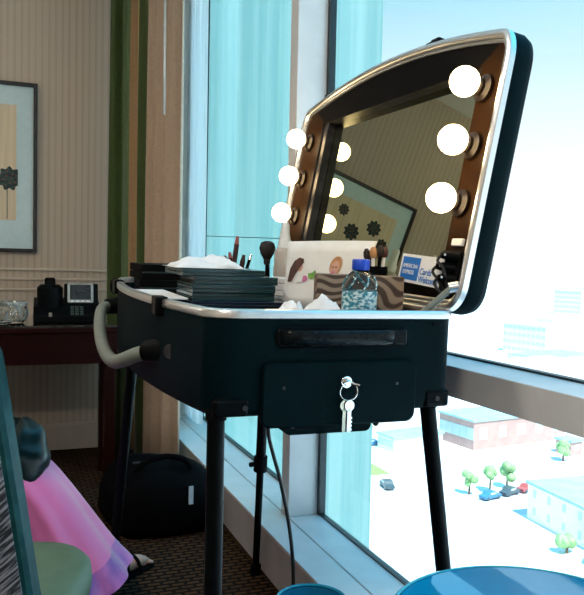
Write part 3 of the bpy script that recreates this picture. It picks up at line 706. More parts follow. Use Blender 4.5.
# card sign leaning against the foot of the mirror
LM = MC @ Matrix.Translation((W, 0, 0.002)) @ Matrix.Rotation(0.1707, 4, 'Y')
cs = thing('card_sign', 'white card sign with blue square logo leaning at the mirror foot', 'sign',
           mw=LM @ Matrix.Translation((-0.022, 0.215, 0.045)) @ Matrix.Rotation(math.radians(2.5), 4, 'X'))
MB().box(0, 0.0016, -0.165, 0, 0.0, 0.060).build('card', M['white'], cs)
MB().box(-0.0006, 0.0002, -0.080, -0.008, 0.006, 0.054).build('blue_logo_square', M['cardblue'], cs)
def text(body, size, y, z, m, parent, name, ex=0.0002, bold=0.0):
    cu = bpy.data.curves.new(name, 'FONT'); cu.body = body; cu.size = size; cu.extrude = ex; cu.offset = bold
    cu.materials.append(m); o = bpy.data.objects.new(name, cu); COL.objects.link(o); o.parent = parent
    bpy.context.view_layer.update()
    me = bpy.data.meshes.new_from_object(o.evaluated_get(bpy.context.evaluated_depsgraph_get()))
    bpy.data.objects.remove(o); o = bpy.data.objects.new(name, me); COL.objects.link(o); o.parent = parent
    o.matrix_local = Matrix.Translation((-0.0009, y, z)) @ Matrix(((0, 0, -1, 0), (-1, 0, 0, 0), (0, 1, 0, 0), (0, 0, 0, 1)))
    return o
text('AMERICAN', 0.0125, -0.0115, 0.031, M['white'], cs, 'logo_text')
text('EXPRESS', 0.0125, -0.0160, 0.018, M['white'], cs, 'logo_text')
text('Cards', 0.0190, -0.085, 0.021, M['cardblue'], cs, 'sign_text', bold=0.00025)
text('Welcome', 0.0190, -0.085, 0.005, M['cardblue'], cs, 'sign_text', bold=0.00025)

# power cord from the case to the floor
pth = smooth_path([(0.665, 1.90, 0.80), (0.668, 1.90, 0.70), (0.672, 1.90, 0.59), (0.686, 1.90, 0.53), (0.710, 1.90, 0.45), (0.737, 1.90, 0.33),
                   (0.752, 1.90, 0.22), (0.755, 1.90, 0.12), (0.74, 1.88, 0.03), (0.71, 1.80, 0.008), (0.66, 1.72, 0.006)])
o = MB().tube(pth, 0.0055, 8).build('power_cord', M['cable'], smooth=True); tag(o, 'thin black power cord hanging from under the case to the floor', 'cord')

# ------------------------------------------------------------------ desk and what stands on it
dk = thing('desk', 'dark mahogany desk with glass top along the striped wall', 'desk', (-0.30, 3.87, 0))
MB().box(-0.85, 0.785, -0.355, 0.365, 0.572, 0.715).build('apron', M['mahog'], dk, bevel=0.003)
MB().box(-0.87, 0.798, -0.37, 0.368, 0.715, 0.742).build('table_top', M['mahog'], dk, bevel=0.006)
MB().box(-0.862, 0.790, -0.362, 0.365, 0.742, 0.750).build('glass_top', M['deskglass'], dk, bevel=0.001)
for x in (-0.80, 0.755):
    for y in (-0.31, -0.10): MB().box(x - 0.025, x + 0.025, y - 0.03, y + 0.03, 0, 0.572).build('leg', M['mahog'], dk, bevel=0.004)
MB().box(-0.02, 0.0, -0.358, -0.354, 0.585, 0.70).build('drawer_gap', M['matte'], dk)

ph = thing('telephone', 'black desk telephone with silver framed display on the dark desk', 'telephone', (0.115, 3.66, 0.750), math.radians(-3))
b = MB(); pr = [(0.0, 0.0), (0.0, 0.035), (0.05, 0.075), (0.18, 0.115), (0.20, 0.10), (0.20, 0.0)]
b.loft([[(0.0, y, z) for y, z in pr], [(0.305, y, z) for y, z in pr]]); b.build('base', M['black'], ph, bevel=0.006)
# cradle pod with cordless handset
MB().loft([[(0.075 + 0.060 * math.cos(a), 0.09 + 0.055 * math.sin(a), z) for a in [2 * PI * q / 20 for q in range(20)]] for z in (0.04, 0.125, 0.165)] +
          [[(0.075 + 0.045 * math.cos(a), 0.09 + 0.040 * math.sin(a), 0.18) for a in [2 * PI * q / 20 for q in range(20)]]]).build('handset_cradle', M['black'], ph, smooth=True, angle=40)
pl = rrect(0.050, 0.100, 0.07, 0.115, 0.012)
hs = MB().loft([[(p[0], p[1], z) for p in pl] for z in (0.10, 0.205)] + [[(p[0], p[1], 0.213) for p in inset(pl, 0.006)]]).build('handset', M['matte'], ph, smooth=True, angle=40)
# tilted display
dm = Matrix.Translation((0.155, 0.055, 0.075)) @ Matrix.Rotation(math.radians(-22), 4, 'X')
def tilted(mb, name, m, parent, bevel=0.0):
    mb.v = [tuple(dm @ Vector(p)) for p in mb.v]; return mb.build(name, m, parent, bevel=bevel)
dp = tilted(MB().box(-0.015, 0.145, 0.012, 0.05, -0.01, 0.125), 'display_housing', M['black'], ph, 0.006)
tilted(MB().loft([[(p[0], 0.012, p[1]) for p in rrect(0.0, 0.122, 0.022, 0.122, 0.010)], [(p[0], 0.005, p[1]) for p in rrect(0.0, 0.122, 0.022, 0.122, 0.010)]]), 'display_bezel', M['screenf'], dp, 0.002)
tilted(MB().box(0.012, 0.110, 0.0035, 0.006, 0.038, 0.114), 'screen', M['screen'], dp)
for q in range(4): tilted(MB().box(0.016 + q * 0.024, 0.032 + q * 0.024, 0.003, 0.006, 0.026, 0.032), 'soft_key', M['white'], dp)
for r in range(4):
    for c in range(3): MB().box(0.168 + c * 0.022, 0.184 + c * 0.022, 0.004 + r * 0.013, 0.012 + r * 0.013, 0.036 + r * 0.0105, 0.045 + r * 0.0105).build('dial_key', M['keyg'], ph)
MB().box(0.070, 0.085, 0.0, 0.03, 0.03, 0.048).build('status_key', M['screenf'], ph)

bw = thing('crystal_bowl', 'cut crystal glass bowl beside the black telephone', 'bowl', (0.025, 3.70, 0.750))
MB().lathe([(0.045, 0.0), (0.060, 0.012), (0.072, 0.040), (0.066, 0.068), (0.060, 0.082), (0.068, 0.100), (0.062, 0.100), (0.055, 0.082), (0.061, 0.066), (0.066, 0.040), (0.054, 0.016)], n=36).build('bowl_body', M['crystal'], bw, smooth=True, angle=30)
rb = None
for q in range(14):
    a = 2 * PI * q / 14; P_ = []
    for s_, (r, z) in enumerate([(0.058, 0.010), (0.0735, 0.040), (0.067, 0.068)]):
        aa = a + s_ * 0.22; P_.append((r * math.cos(aa), r * math.sin(aa), z))
    MB().tube(P_, 0.0032, 6).build('cut_rib', M['crystal_rib'], bw, smooth=True)
MB().lathe([(0.0605, 0.078), (0.0665, 0.084), (0.0685, 0.101), (0.060, 0.102)], n=36, cap0=False, cap1=False).build('rim', M['crystal_rib'], bw, smooth=True)
ds = thing('glass_dish', 'low flat glass dish in front of the crystal bowl', 'dish', (-0.045, 3.575, 0.750))
MB().lathe([(0.040, 0.0), (0.062, 0.010), (0.066, 0.020), (0.060, 0.020), (0.050, 0.008)], n=30).build('dish_body', M['crystal'], ds, smooth=True, angle=30)
MB().lathe([(0.0655, 0.017), (0.0675, 0.021), (0.059, 0.0215)], n=30, cap0=False, cap1=False).build('rim', M['crystal_rib'], ds, smooth=True)

# framed picture
PX0, PX1, PZ0, PZ1 = -0.585, 0.150, 1.085, 1.985
pc = thing('framed_picture', 'black framed print of dark flowers with pale blue mat on wall', 'picture', (0, YB - 0.002, 0))
fw = 0.020
MB().box(PX0, PX0 + fw, -0.028, 0, PZ0, PZ1).box(PX1 - fw, PX1, -0.028, 0, PZ0, PZ1).box(PX0 + fw, PX1 - fw, -0.028, 0, PZ0, PZ0 + fw).box(PX0 + fw, PX1 - fw, -0.028, 0, PZ1 - fw, PZ1).build('frame', M['fblack'], pc, bevel=0.002)
MB().box(PX0 + fw, PX1 - fw, -0.012, -0.002, PZ0 + fw, PZ1 - fw).build('mat_board', M['matb'], pc)
ax0, ax1, az0, az1 = PX0 + 0.105, PX1 - 0.105, PZ0 + 0.17, PZ1 - 0.12
art = MB().box(ax0, ax1, -0.0135, -0.012, az0, az1).build('art_sheet', M['artc'], pc)
for (x, z, r) in ((0.012, 1.475, 0.058), (-0.20, 1.67, 0.050), (-0.34, 1.75, 0.048), (-0.43, 1.67, 0.04), (-0.10, 1.78, 0.035), (-0.22, 1.52, 0.055), (-0.39, 1.52, 0.05), (-0.10, 1.42, 0.035), (-0.30, 1.40, 0.045), (-0.43, 1.40, 0.03)):
    x = min(x, ax1 - r * 0.6)
    pl = [(x + r * (1 + 0.13 * math.sin(9 * a)) * math.cos(a), z + r * (1 + 0.13 * math.sin(9 * a)) * math.sin(a)) for a in [2 * PI * q / 54 for q in range(54)]]
    pl = [(min(p[0], ax1 + 0.008), p[1]) for p in pl]
    f = MB().prism(pl, 'y', -0.0145, -0.0134).build('printed_flower', M['flower'], art)
    d = MB()
    for q in range(9):
        a = q * 2.4; rr_ = r * 0.8 * math.sqrt((q + 0.5) / 9)
        d.tube([(min(x + rr_ * math.cos(a), ax1), -0.0144, z + rr_ * math.sin(a)), (min(x + rr_ * math.cos(a), ax1), -0.0150, z + rr_ * math.sin(a))], 0.004, 8)
    d.build('red_specks', M['flowerdot'], f)
for x in (-0.17, -0.22, 0.0): MB().box(x - 0.002, x + 0.002, -0.0142, -0.0134, az0 + 0.005, 1.45).build('printed_stem', M['flower'], art)

# ------------------------------------------------------------------ curtain
cu = thing('curtain', 'striped green, tan and beige curtain gathered at the window corner', 'curtain', (0, 0, 0))
base_path = smooth_path([(0.522, 4.17, 0), (0.60, 4.12, 0), (0.652, 4.00, 0), (0.682, 3.86, 0), (0.702, 3.74, 0), (0.724, 3.60, 0), (0.753, 3.45, 0)], 16)
NP = len(base_path)
def curt(zv, amp):
    out = []
    for i, p in enumerate(base_path):
        a = Vector(base_path[max(i - 1, 0)]); c = Vector(base_path[min(i + 1, NP - 1)]); t = (c - a).normalized(); nrm = Vector((t.y, -t.x, 0))
        s = i / NP
        off = amp * (math.sin(2 * PI * 6.0 * s + 0.3 * math.sin(zv * 2)) + 0.35 * math.sin(2 * PI * 13 * s + zv))
        q = Vector(p) + nrm * off; out.append((q.x, q.y, zv))
    return out
zs_ = [0.02, 0.3, 0.7, 1.1, 1.5, 1.9, 2.3, 2.62]
def stripe_mat(s):
    for lim, k in ((0.115, 0), (0.235, 1), (0.29, 2), (0.385, 3), (0.45, 0), (1.01, 4)):
        if s < lim: return k
b = MB(); rings = [curt(z, 0.016 + 0.006 * (1 - z / 2.6)) for z in zs_]
vs = [p for r in rings for p in r]; o0 = len(b.v); b.v += vs
for k in range(len(rings) - 1):
    for i in range(NP - 1):
        b.f.append([k * NP + i, k * NP + i + 1, (k + 1) * NP + i + 1, (k + 1) * NP + i]); b.mi.append(stripe_mat((i + 0.5) / NP))
o = b.build('drape', [M['c_olive'], M['c_green'], M['c_tan'], M['c_gold'], M['c_beige']], cu, smooth=True, angle=80)
md = o.modifiers.new('t', 'SOLIDIFY'); md.thickness = 0.004
MB().tube([(0.56, 4.19, 2.64), (0.70, 4.0, 2.64), (0.80, 3.3, 2.64), (0.80, -1.5, 2.64)], 0.012, 10).build('curtain_track', M['alu'], cu, smooth=True)
cu['label'] = 'striped green, tan and beige curtain gathered at the window corner'
w_ = MB().tube([(0.662, 3.40, 2.64), (0.666, 3.395, 1.72)], 0.006, 8).build('curtain_wand', M['wand'], smooth=True)
tag(w_, 'thin grey wand hanging in front of the beige curtain', 'curtain wand')

m_, N_, L_ = new_mat('white_sheer_voile'); N_.remove(N_['Principled BSDF'])
o_ = [n for n in N_ if n.type == 'OUTPUT_MATERIAL'][0]
tl = N_.new('ShaderNodeBsdfTranslucent'); tl.inputs['Color'].default_value = (0.92, 0.95, 0.97, 1)
tr = N_.new('ShaderNodeBsdfTransparent'); df = N_.new('ShaderNodeBsdfDiffuse'); df.inputs['Color'].default_value = (0.9, 0.92, 0.93, 1)
m1 = N_.new('ShaderNodeMixShader'); m1.inputs['Fac'].default_value = 0.3; L_.new(tl.outputs[0], m1.inputs[1]); L_.new(df.outputs[0], m1.inputs[2])
m2 = N_.new('ShaderNodeMixShader'); m2.inputs['Fac'].default_value = 0.92; L_.new(tr.outputs[0], m2.inputs[1]); L_.new(m1.outputs[0], m2.inputs[2])
L_.new(m2.outputs[0], o_.inputs['Surface']); M['sheer'] = m_
b = MB(); NQ = 60
b.loft([[(0.965 + 0.014 * math.sin(q * 0.9) + 0.006 * math.sin(q * 2.1 + z), 4.19 - 0.37 * q / NQ, z) for q in range(NQ + 1)] for z in (0.185, 0.8, 1.5, 2.54)], False, False, False)
o = b.build('sheer_curtain', M['sheer'], smooth=True, angle=90)
tag(o, 'narrow white sheer curtain hanging between striped curtain and window glass', 'curtain')

# ------------------------------------------------------------------ chairs
def chair(label, loc, rz, group=None):
    c = thing('armless_chair', label, 'chair', loc, rz, group)
    pl = fillet([(-0.235, -0.225), (0.235, -0.225), (0.245, 0.225), (-0.245, 0.225)], [0.05, 0.05, 0.12, 0.12], 7)
    MB().loft([ring(inset(pl, 0.02), 0.385), ring(pl, 0.395), ring(inset(pl, -0.003), 0.420), ring(pl, 0.448), ring(inset(pl, 0.012), 0.460), ring(inset(pl, 0.05), 0.466), ring(inset(pl, 0.12), 0.468)]).build('seat', M['seat'], c, smooth=True, angle=70)
    MB().loft([ring(inset(pl, 0.03), 0.345), ring(inset(pl, 0.03), 0.386)]).build('seat_frame', M['legw'], c)
    # back: rounded panel, leaning backwards
    out = fillet([(-0.258, 0.40), (0.258, 0.40), (0.196, 0.97), (-0.196, 0.97)], [0.02, 0.02, 0.06, 0.06], 8)
    def lean(p, off): return (p[0], -0.225 - (p[1] - 0.40) * 0.13 + 0.25 * (p[0] ** 2) + off, p[1])
    MB().loft([[lean(p, 0.0) for p in inset(out, 0.006)], [lean(p, -0.006) for p in out], [lean(p, -0.040) for p in out], [lean(p, -0.046) for p in inset(out, 0.006)]], True, True).build('backrest', M['teal'], c, smooth=True, angle=40)
    k = inset(out, 0.012)
    MB().loft([[lean(p, -0.044) for p in k], [lean(p, -0.050) for p in k], [lean(p, -0.052) for p in inset(k, 0.008)]], True, True).build('rear_fabric', M['streak'], c, smooth=True, angle=50)
    for x in (-0.19, 0.19):
        for y in (-0.19, 0.185):
            MB().tube([(x, y, 0.35), (x * 1.06, y * 1.12, 0.0)], [0.020, 0.013], 10).build('leg', M['legw'], c, smooth=True)
    return c
c1 = chair('sage green chair with grey streaked back in front of the pink skirt', (-0.110, 1.440, 0), math.radians(-17.5))
c2 = dup(c1, 'chair under the seated person in pink', loc=(-0.52, 2.55, 0), rotz=math.radians(-88))

# ------------------------------------------------------------------ seated person
def skin_fig(name, joints, edges, m, parent, sub=2, root=0):
    me = bpy.data.meshes.new(name); me.from_pydata([j[0] for j in joints], edges, []); me.materials.append(m)
    o = bpy.data.objects.new(name, me); COL.objects.link(o)
    sk = o.modifiers.new('skin', 'SKIN'); sk.use_smooth_shade = True
    for i, j in enumerate(joints):
        r = j[1]; me.skin_vertices[0].data[i].radius = (r, r) if not isinstance(r, tuple) else r
        me.skin_vertices[0].data[i].use_root = (i == root)
    sb = o.modifiers.new('sub', 'SUBSURF'); sb.levels = sub; sb.render_levels = sub
    if parent: o.parent = parent
    return o
pe = thing('person', 'seated person in long pink silk skirt, sandalled foot stretched towards the case', 'person', (-0.470, 2.400, 0.0))
J = [((0.00, 0, 0.56), 0.115),     # 0 pelvis
     ((-0.03, 0, 0.74), 0.105), ((-0.05, 0, 0.90), 0.115), ((-0.05, 0, 1.02), 0.07), ((-0.035, 0, 1.09), 0.048), ((-0.02, 0, 1.17), 0.070), ((-0.015, 0, 1.26), 0.080), ((-0.02, 0, 1.32), 0.055),  # 1-7 spine head
     ((-0.05, 0.17, 1.00), 0.045), ((0.00, 0.22, 0.74), 0.036), ((0.22, 0.14, 0.60), 0.026),     # 8-10 left arm (far)
     ((-0.05, -0.17, 1.00), 0.045), ((0.00, -0.22, 0.74), 0.036), ((0.22, -0.14, 0.60), 0.026),  # 11-13 near arm
     ((0.08, 0.09, 0.53), 0.085), ((0.47, 0.09, 0.46), 0.056), ((0.66, 0.045, 0.25), 0.046), ((0.815, 0.035, 0.075), 0.030),  # 14-17 far leg
     ((0.08, -0.09, 0.53), 0.085), ((0.46, -0.10, 0.46), 0.056), ((0.56, -0.16, 0.25), 0.046), ((0.60, -0.20, 0.075), 0.030),  # 18-21 near leg
     ((0.835, 0.048, 0.040), 0.026), ((0.877, 0.083, 0.034), 0.026), ((0.912, 0.112, 0.026), 0.018),   # 22-24 far foot
     ((0.64, -0.21, 0.040), 0.026), ((0.70, -0.21, 0.034), 0.027), ((0.75, -0.21, 0.026), 0.018),    # 25-27 near foot
     ]
E_ = [(0, 1), (1, 2), (2, 3), (3, 4), (4, 5), (5, 6), (6, 7), (2, 8), (8, 9), (9, 10), (2, 11), (11, 12), (12, 13), (0, 14), (14, 15), (15, 16), (16, 17),
      (0, 18), (18, 19), (19, 20), (20, 21), (17, 22), (22, 23), (23, 24), (21, 25), (25, 26), (26, 27)]
# toes
def add_chain(start, pts):
    prev = start
    for p, r in pts: J.append((p, r)); E_.append((prev, len(J) - 1)); prev = len(J) - 1
for (bx, by, fi, cA, sA) in ((0.912, 0.112, 24, 0.77, 0.64), (0.75, -0.21, 27, 1.0, 0.0)):
    for q in range(5):
        w0 = 0.022 - q * 0.011; l = 0.030 - 0.004 * q
        r = 0.0085 if q == 0 else 0.0055
        add_chain(fi, [((bx + 0.010 * cA - w0 * sA, by + 0.010 * sA + w0 * cA, 0.020), r * 1.1), ((bx + (0.010 + l) * cA - w0 * sA, by + (0.010 + l) * sA + w0 * cA, 0.014), r)])
# fingers
for (hx, hy, hz, hi, sg) in ((0.22, 0.14, 0.60, 10, -1), (0.22, -0.14, 0.60, 13, 1)):
    J.append(((hx + 0.06, hy + sg * 0.02, hz - 0.012), 0.026)); E_.append((hi, len(J) - 1)); palm = len(J) - 1
    for q in range(4):
        y = hy + sg * 0.02 + (q - 1.5) * 0.017; l = (0.060, 0.068, 0.064, 0.050)[q]
        add_chain(palm, [((hx + 0.085, y, hz - 0.012), 0.0085), ((hx + 0.085 + l * 0.5, y, hz - 0.018), 0.008), ((hx + 0.085 + l, y, hz - 0.036), 0.0065)])
    add_chain(palm, [((hx + 0.05, hy + sg * 0.052, hz - 0.01), 0.010), ((hx + 0.085, hy + sg * 0.062, hz - 0.016), 0.008)])
skin_fig('body', J, E_, M['skin'], pe)
# face and hair
MB().sphere((0.058, 0.0, 1.205), 0.014, 12, 8, (1.1, 0.8, 1.3)).build('nose', M['skin'], pe, smooth=True)
for y in (-0.028, 0.028): MB().sphere((0.052, y, 1.232), 0.009, 12, 8, (0.6, 1.2, 0.7)).build('eye', M['hair'], pe, smooth=True)
MB().sphere((0.054, 0, 1.165), 0.012, 12, 8, (0.5, 1.6, 0.5)).build('mouth', M['pinkp'], pe, smooth=True)
for y in (-0.08, 0.08): MB().sphere((-0.01, y, 1.215), 0.018, 10, 8, (0.8, 0.4, 1.3)).build('ear', M['skin'], pe, smooth=True)
MB().sphere((-0.040, 0, 1.265), 0.105, 24, 16, (1.0, 0.98, 1.02)).loft([[(-0.09 + a_ * math.cos(t), b_ * math.sin(t), z) for t in [2 * PI * q / 20 for q in range(20)]] for z, a_, b_ in ((0.95, 0.02, 0.06), (1.02, 0.04, 0.09), (1.15, 0.06, 0.098), (1.25, 0.07, 0.09))]).build('hair', M['hair'], pe, smooth=True)
# blouse
def oval(cx_, cy_, cz, a, bb, n=28, tilt=0.0, ph=0.0, ripple=0.0, nr=9):
    out = []
    for q in range(n):
        t = 2 * PI * q / n; k = 1 + ripple * math.sin(nr * t + ph)
        x = a * k * math.cos(t); y = bb * k * math.sin(t)
        out.append((cx_ + x * math.cos(tilt), cy_ + y, cz - x * math.sin(tilt)))
    return out
MB().loft([oval(-0.01, 0, 0.60, 0.135, 0.165), oval(-0.03, 0, 0.74, 0.120, 0.150), oval(-0.05, 0, 0.90, 0.130, 0.170), oval(-0.055, 0, 0.99, 0.095, 0.17), oval(-0.05, 0, 1.03, 0.06, 0.09)]).build('blouse', M['satin'], pe, smooth=True, angle=80)
for s_ in (1, -1):
    MB().tube(smooth_path([(-0.05, 0.15 * s_, 0.99), (-0.03, 0.20 * s_, 0.90), (0.00, 0.222 * s_, 0.74), (0.08, 0.20 * s_, 0.68), (0.16, 0.165 * s_, 0.63)], 4), 0.056, 12).build('sleeve', M['satin'], pe, smooth=True)
# skirt: lofted from waist over the knees to a wide hem
NS = 60
def srow(c, ux, uy, a, bb, rip, ph):
    c = Vector(c); ux = Vector(ux).normalized(); uy = Vector(uy).normalized(); out = []
    for q in range(NS):
        t = 2 * PI * q / NS; k = 1 + rip * math.sin(8 * t + ph) + rip * 0.5 * math.sin(13 * t + 1.7 * ph)
        out.append(tuple(c + ux * (a * k * math.cos(t)) + uy * (bb * k * math.sin(t))))
    return out
Y_ = (0, 1, 0)
rows_ = [srow((-0.02, 0, 0.66), (1, 0, 0.1), Y_, 0.15, 0.18, 0.0, 0), srow((0.10, -0.01, 0.555), (0.45, 0, 0.9), Y_, 0.135, 0.205, 0.01, 0), srow((0.30, -0.02, 0.500), (0.12, 0, 1), Y_, 0.105, 0.20, 0.015, .4),
         srow((0.44, -0.03, 0.470), (0.35, 0, 1), Y_, 0.090, 0.19, 0.015, .6), srow((0.52, -0.045, 0.40), (0.85, 0, 0.75), Y_, 0.085, 0.19, 0.02, .8),
         srow((0.575, -0.065, 0.310), (1, 0, 0.55), Y_, 0.098, 0.185, 0.03, 1.0), srow((0.625, -0.08, 0.210), (1, 0, 0.42), Y_, 0.115, 0.188, 0.045, 1.3),
         srow((0.665, -0.09, 0.130), (1, 0, 0.42), Y_, 0.128, 0.192, 0.05, 1.5), srow((0.690, -0.095, 0.092), (1, 0, 0.42), Y_, 0.138, 0.197, 0.055, 1.7), srow((0.700, -0.10, 0.072), (1, 0, 0.42), Y_, 0.143, 0.200, 0.06, 1.8)]
b = MB(); b.loft(rows_, True, False)
nf = len(b.f)
for k in range(len(rows_) - 1):
    for i in range(NS):
        if k >= 7: b.mi[k * NS + i] = 1
o = b.build('skirt', [M['pink'], M['purple']], pe, smooth=True, angle=80); o['label'] = 'long pink silk skirt with purple hem'
md = o.modifiers.new('sub', 'SUBSURF'); md.levels = 1; md.render_levels = 1
# satin wrap bunched over the knee
b = MB(); vs = []; n1, n2 = 40, 24
rings = []
for k in range(1, n2):
    a = PI * k / n2; rg_ = []
    for q in range(n1):
        t = 2 * PI * q / n1
        r = 1 + 0.05 * math.sin(2 * t + 3 * a) + 0.035 * math.sin(5 * t - 4 * a) + 0.03 * math.sin(9 * a + 2 * t)
        rg_.append((0.502 + 0.095 * r * math.sin(a) * math.cos(t), -0.09 + 0.13 * r * math.sin(a) * math.sin(t), 0.462 - 0.115 * r * math.cos(a)))
    rings.append(rg_)
b.loft(rings); o = b.build('satin_wrap', M['satin'], pe, smooth=True, angle=90); o['label'] = 'dark teal satin wrap bunched on the knee'
# sandals
for (fx, fy, rz_) in ((0.820, 0.036, math.radians(39.7)), (0.64, -0.21, 0.0)):
    T_ = Matrix.Translation((fx, fy, 0)) @ Matrix.Rotation(rz_, 4, 'Z')
    tp_ = lambda P_: [tuple(T_ @ Vector(p)) for p in P_]
    so = fillet([(-0.035, -0.028), (0.155, -0.036), (0.155, 0.036), (-0.035, 0.028)], [0.025, 0.03, 0.03, 0.025], 6)
    sd = MB().loft([tp_(ring(so, 0.001)), tp_(ring(so, 0.011))]).build('sandal', M['matte'], pe, smooth=True, angle=30)
    MB().tube(tp_(smooth_path([(0.068, -0.036, 0.010), (0.060, -0.026, 0.048), (0.056, 0, 0.064), (0.060, 0.026, 0.048), (0.068, 0.036, 0.010)], 5)), 0.006, 8).build('sandal_strap', M['matte'], sd, smooth=True)
    MB().tube(tp_(smooth_path([(-0.005, -0.036, 0.012), (0.010, -0.030, 0.06), (0.014, 0, 0.078), (0.010, 0.030, 0.06), (-0.005, 0.036, 0.012)], 5)), 0.005, 8).build('sandal_strap', M['matte'], sd, smooth=True)

# ------------------------------------------------------------------ bag on the floor
bg = thing('duffel_bag', 'black nylon bag slumped on the floor behind the case legs', 'bag', (0.575, 2.98, 0), math.radians(4))
def bring(z, a, bb, ph):
    return [(a * (1 + 0.04 * math.sin(5 * t + ph)) * math.copysign(abs(math.cos(t)) ** 0.6, math.cos(t)), bb * (1 + 0.03 * math.sin(4 * t + ph)) * math.copysign(abs(math.sin(t)) ** 0.6, math.sin(t)), z + 0.012 * math.sin(3 * t + ph) * (z > 0.05)) for t in [2 * PI * q / 40 for q in range(40)]]
MB().loft([bring(0.0, 0.19, 0.22, 0), bring(0.04, 0.215, 0.245, .4), bring(0.12, 0.21, 0.24, .9), bring(0.19, 0.185, 0.22, 1.5), bring(0.225, 0.13, 0.16, 2), bring(0.235, 0.06, 0.08, 2.4)]).build('bag_body', M['bag'], bg, smooth=True, angle=80)
MB().tube(smooth_path([(-0.12, -0.10, 0.21), (-0.08, -0.12, 0.27), (0.0, -0.12, 0.285), (0.08, -0.12, 0.265), (0.12, -0.10, 0.205)], 5), 0.012, 8).build('bag_handle', M['bag'], bg, smooth=True)
MB().box(0.060, 0.078, -0.246, -0.240, 0.125, 0.195).build('luggage_tag', M['tag'], bg, bevel=0.001)
MB().tube([(-0.10, 0, 0.238), (0.10, 0, 0.238)], 0.005, 8).build('zip', M['mframe'], bg)

# ------------------------------------------------------------------ round table and bin in the foreground
rt = thing('round_table', 'round table with glossy blue glass top in front of the window', 'table', (0.626, 0.734, 0))
MB().lathe([(0.182, 0.588), (0.186, 0.592), (0.186, 0.600), (0.183, 0.602)], n=72).build('glass_top', M['tblue'], rt, smooth=True, angle=30)
MB().lathe([(0.184, 0.587), (0.190, 0.590), (0.190, 0.602), (0.1865, 0.6035), (0.184, 0.6022)], n=72, cap0=False, cap1=False).build('edge_band', M['tedge'], rt, smooth=True, angle=30)
MB().lathe([(0.025, 0.03), (0.022, 0.30), (0.028, 0.586)], n=24).build('pedestal', M['black'], rt, smooth=True)
MB().lathe([(0.15, 0.0), (0.15, 0.012), (0.06, 0.030), (0.026, 0.035)], n=40).build('base', M['black'], rt, smooth=True, angle=30)
bn = thing('waste_bin', 'blue round waste bin with shiny rim below the case', 'bin', (0.640, 1.497, 0))
MB().lathe([(0.066, 0.0), (0.080, 0.296), (0.076, 0.296), (0.063, 0.006)], n=48).build('bin_wall', M['binblue'], bn, smooth=True, angle=30)
MB().lathe([(0.075, 0.292), (0.0835, 0.290), (0.0850, 0.297), (0.080, 0.303), (0.075, 0.300)], n=48, cap0=False, cap1=False).build('rim', M['tedge'], bn, smooth=True)

# ------------------------------------------------------------------ unseen lamps added to fill the room with light
def ceiling_fill_lamp_parts(cl):
    MB().lathe([(0.26, -0.002), (0.26, -0.05), (0.24, -0.06)], n=40).build('lamp_rim', M['alu'], cl, smooth=True, angle=30)
    MB().lathe([(0.235, -0.055), (0.20, -0.075), (0.10, -0.088)], n=40).build('lamp_shade', M['lampw'], cl, smooth=True, angle=60)
cl = thing('ceiling_fill_lamp', 'added unseen round white ceiling lamp above the chairs for room fill', 'lamp', (-0.75, 1.6, CEIL))
ceiling_fill_lamp_parts(cl)
cl2 = thing('ceiling_fill_lamp', 'added unseen round white ceiling fill lamp near the rear wall behind the camera', 'lamp', (-0.9, -0.7, CEIL))
ceiling_fill_lamp_parts(cl2)
fl = thing('fill_floor_lamp', 'added unseen floor lamp with cream drum shade left of the desk for wall fill', 'lamp', (-1.35, 3.05, 0))
MB().lathe([(0.15, 0.0), (0.15, 0.02), (0.03, 0.035), (0.012, 0.05)], n=32).build('base', M['black'], fl, smooth=True, angle=30)
MB().tube([(0, 0, 0.04), (0, 0, 1.62)], 0.011, 12).build('pole', M['black'], fl, smooth=True)
sh = MB().lathe([(0.22, 1.42), (0.18, 1.74), (0.177, 1.74), (0.217, 1.42)], n=40).build('lamp_shade', M['sheer'], fl, smooth=True, angle=30)
MB().sphere((0, 0, 1.60), 0.04, 16, 10).build('lamp_bulb', M['lampw'], fl, smooth=True)

# ------------------------------------------------------------------ the city outside, far below
GZ = -40.0
struct(MB().box(-60, 2500, -300, 3500, GZ - 1, GZ).build('ground', M['ground']), 'pale city ground far below')
struct(MB().box(48, 60, 30, 330, GZ, GZ + 0.06).box(60, 300, 100, 109, GZ, GZ + 0.07).build('road', M['asphalt']), 'pale streets far below')
def building(label, x, y, w, d, h, rz, m, rows, cols, roof='bgrey', name='building', pent=False):
    r = thing(name, label, 'building', (x, y, GZ), rz)
    wl = MB().box(-w / 2, w / 2, -d / 2, d / 2, 0, h).build('walls', M[m], r)
    MB().box(-w / 2 - 0.3, w / 2 + 0.3, -d / 2 - 0.3, d / 2 + 0.3, h, h + 0.45).build('roof_edge', M[roof], r)
    if pent: MB().box(-w * 0.15, w * 0.12, -d * 0.1, d * 0.25, h + 0.4, h + 2.6).build('roof_hut', M[m], r)
    for q in range(rows):
        z = h * (q + 0.35) / rows; hh = h / rows * 0.42
        for c in range(cols):
            xx = -w / 2 + w * (c + 0.5) / cols; ww = w / cols * 0.40
            f = MB().box(xx - ww / 2, xx + ww / 2, -d / 2 - 0.06, -d / 2 + 0.02, z, z + hh).build('window', M['winc'], wl)
            if d < 60:
                yy = -d / 2 + d * (c + 0.5) / cols
                MB().box(-w / 2 - 0.06, -w / 2 + 0.02, yy - ww / 2, yy + ww / 2, z, z + hh).build('window', M['winc'], wl)
    return r
building('long low salmon brick building across the street', 112, 147, 29, 12, 6.4, math.radians(7), 'brick', 1, 5, 'roofc')
building('white building with rows of small windows and teal roof edge', 87.5, 81.5, 16, 33, 5.8, -0.06, 'bwhite', 2, 9, 'roofc')
building('small salmon hut at the end of the long brick building', 118, 131, 4, 4, 3, 0.2, 'brick', 1, 1, 'roofc')
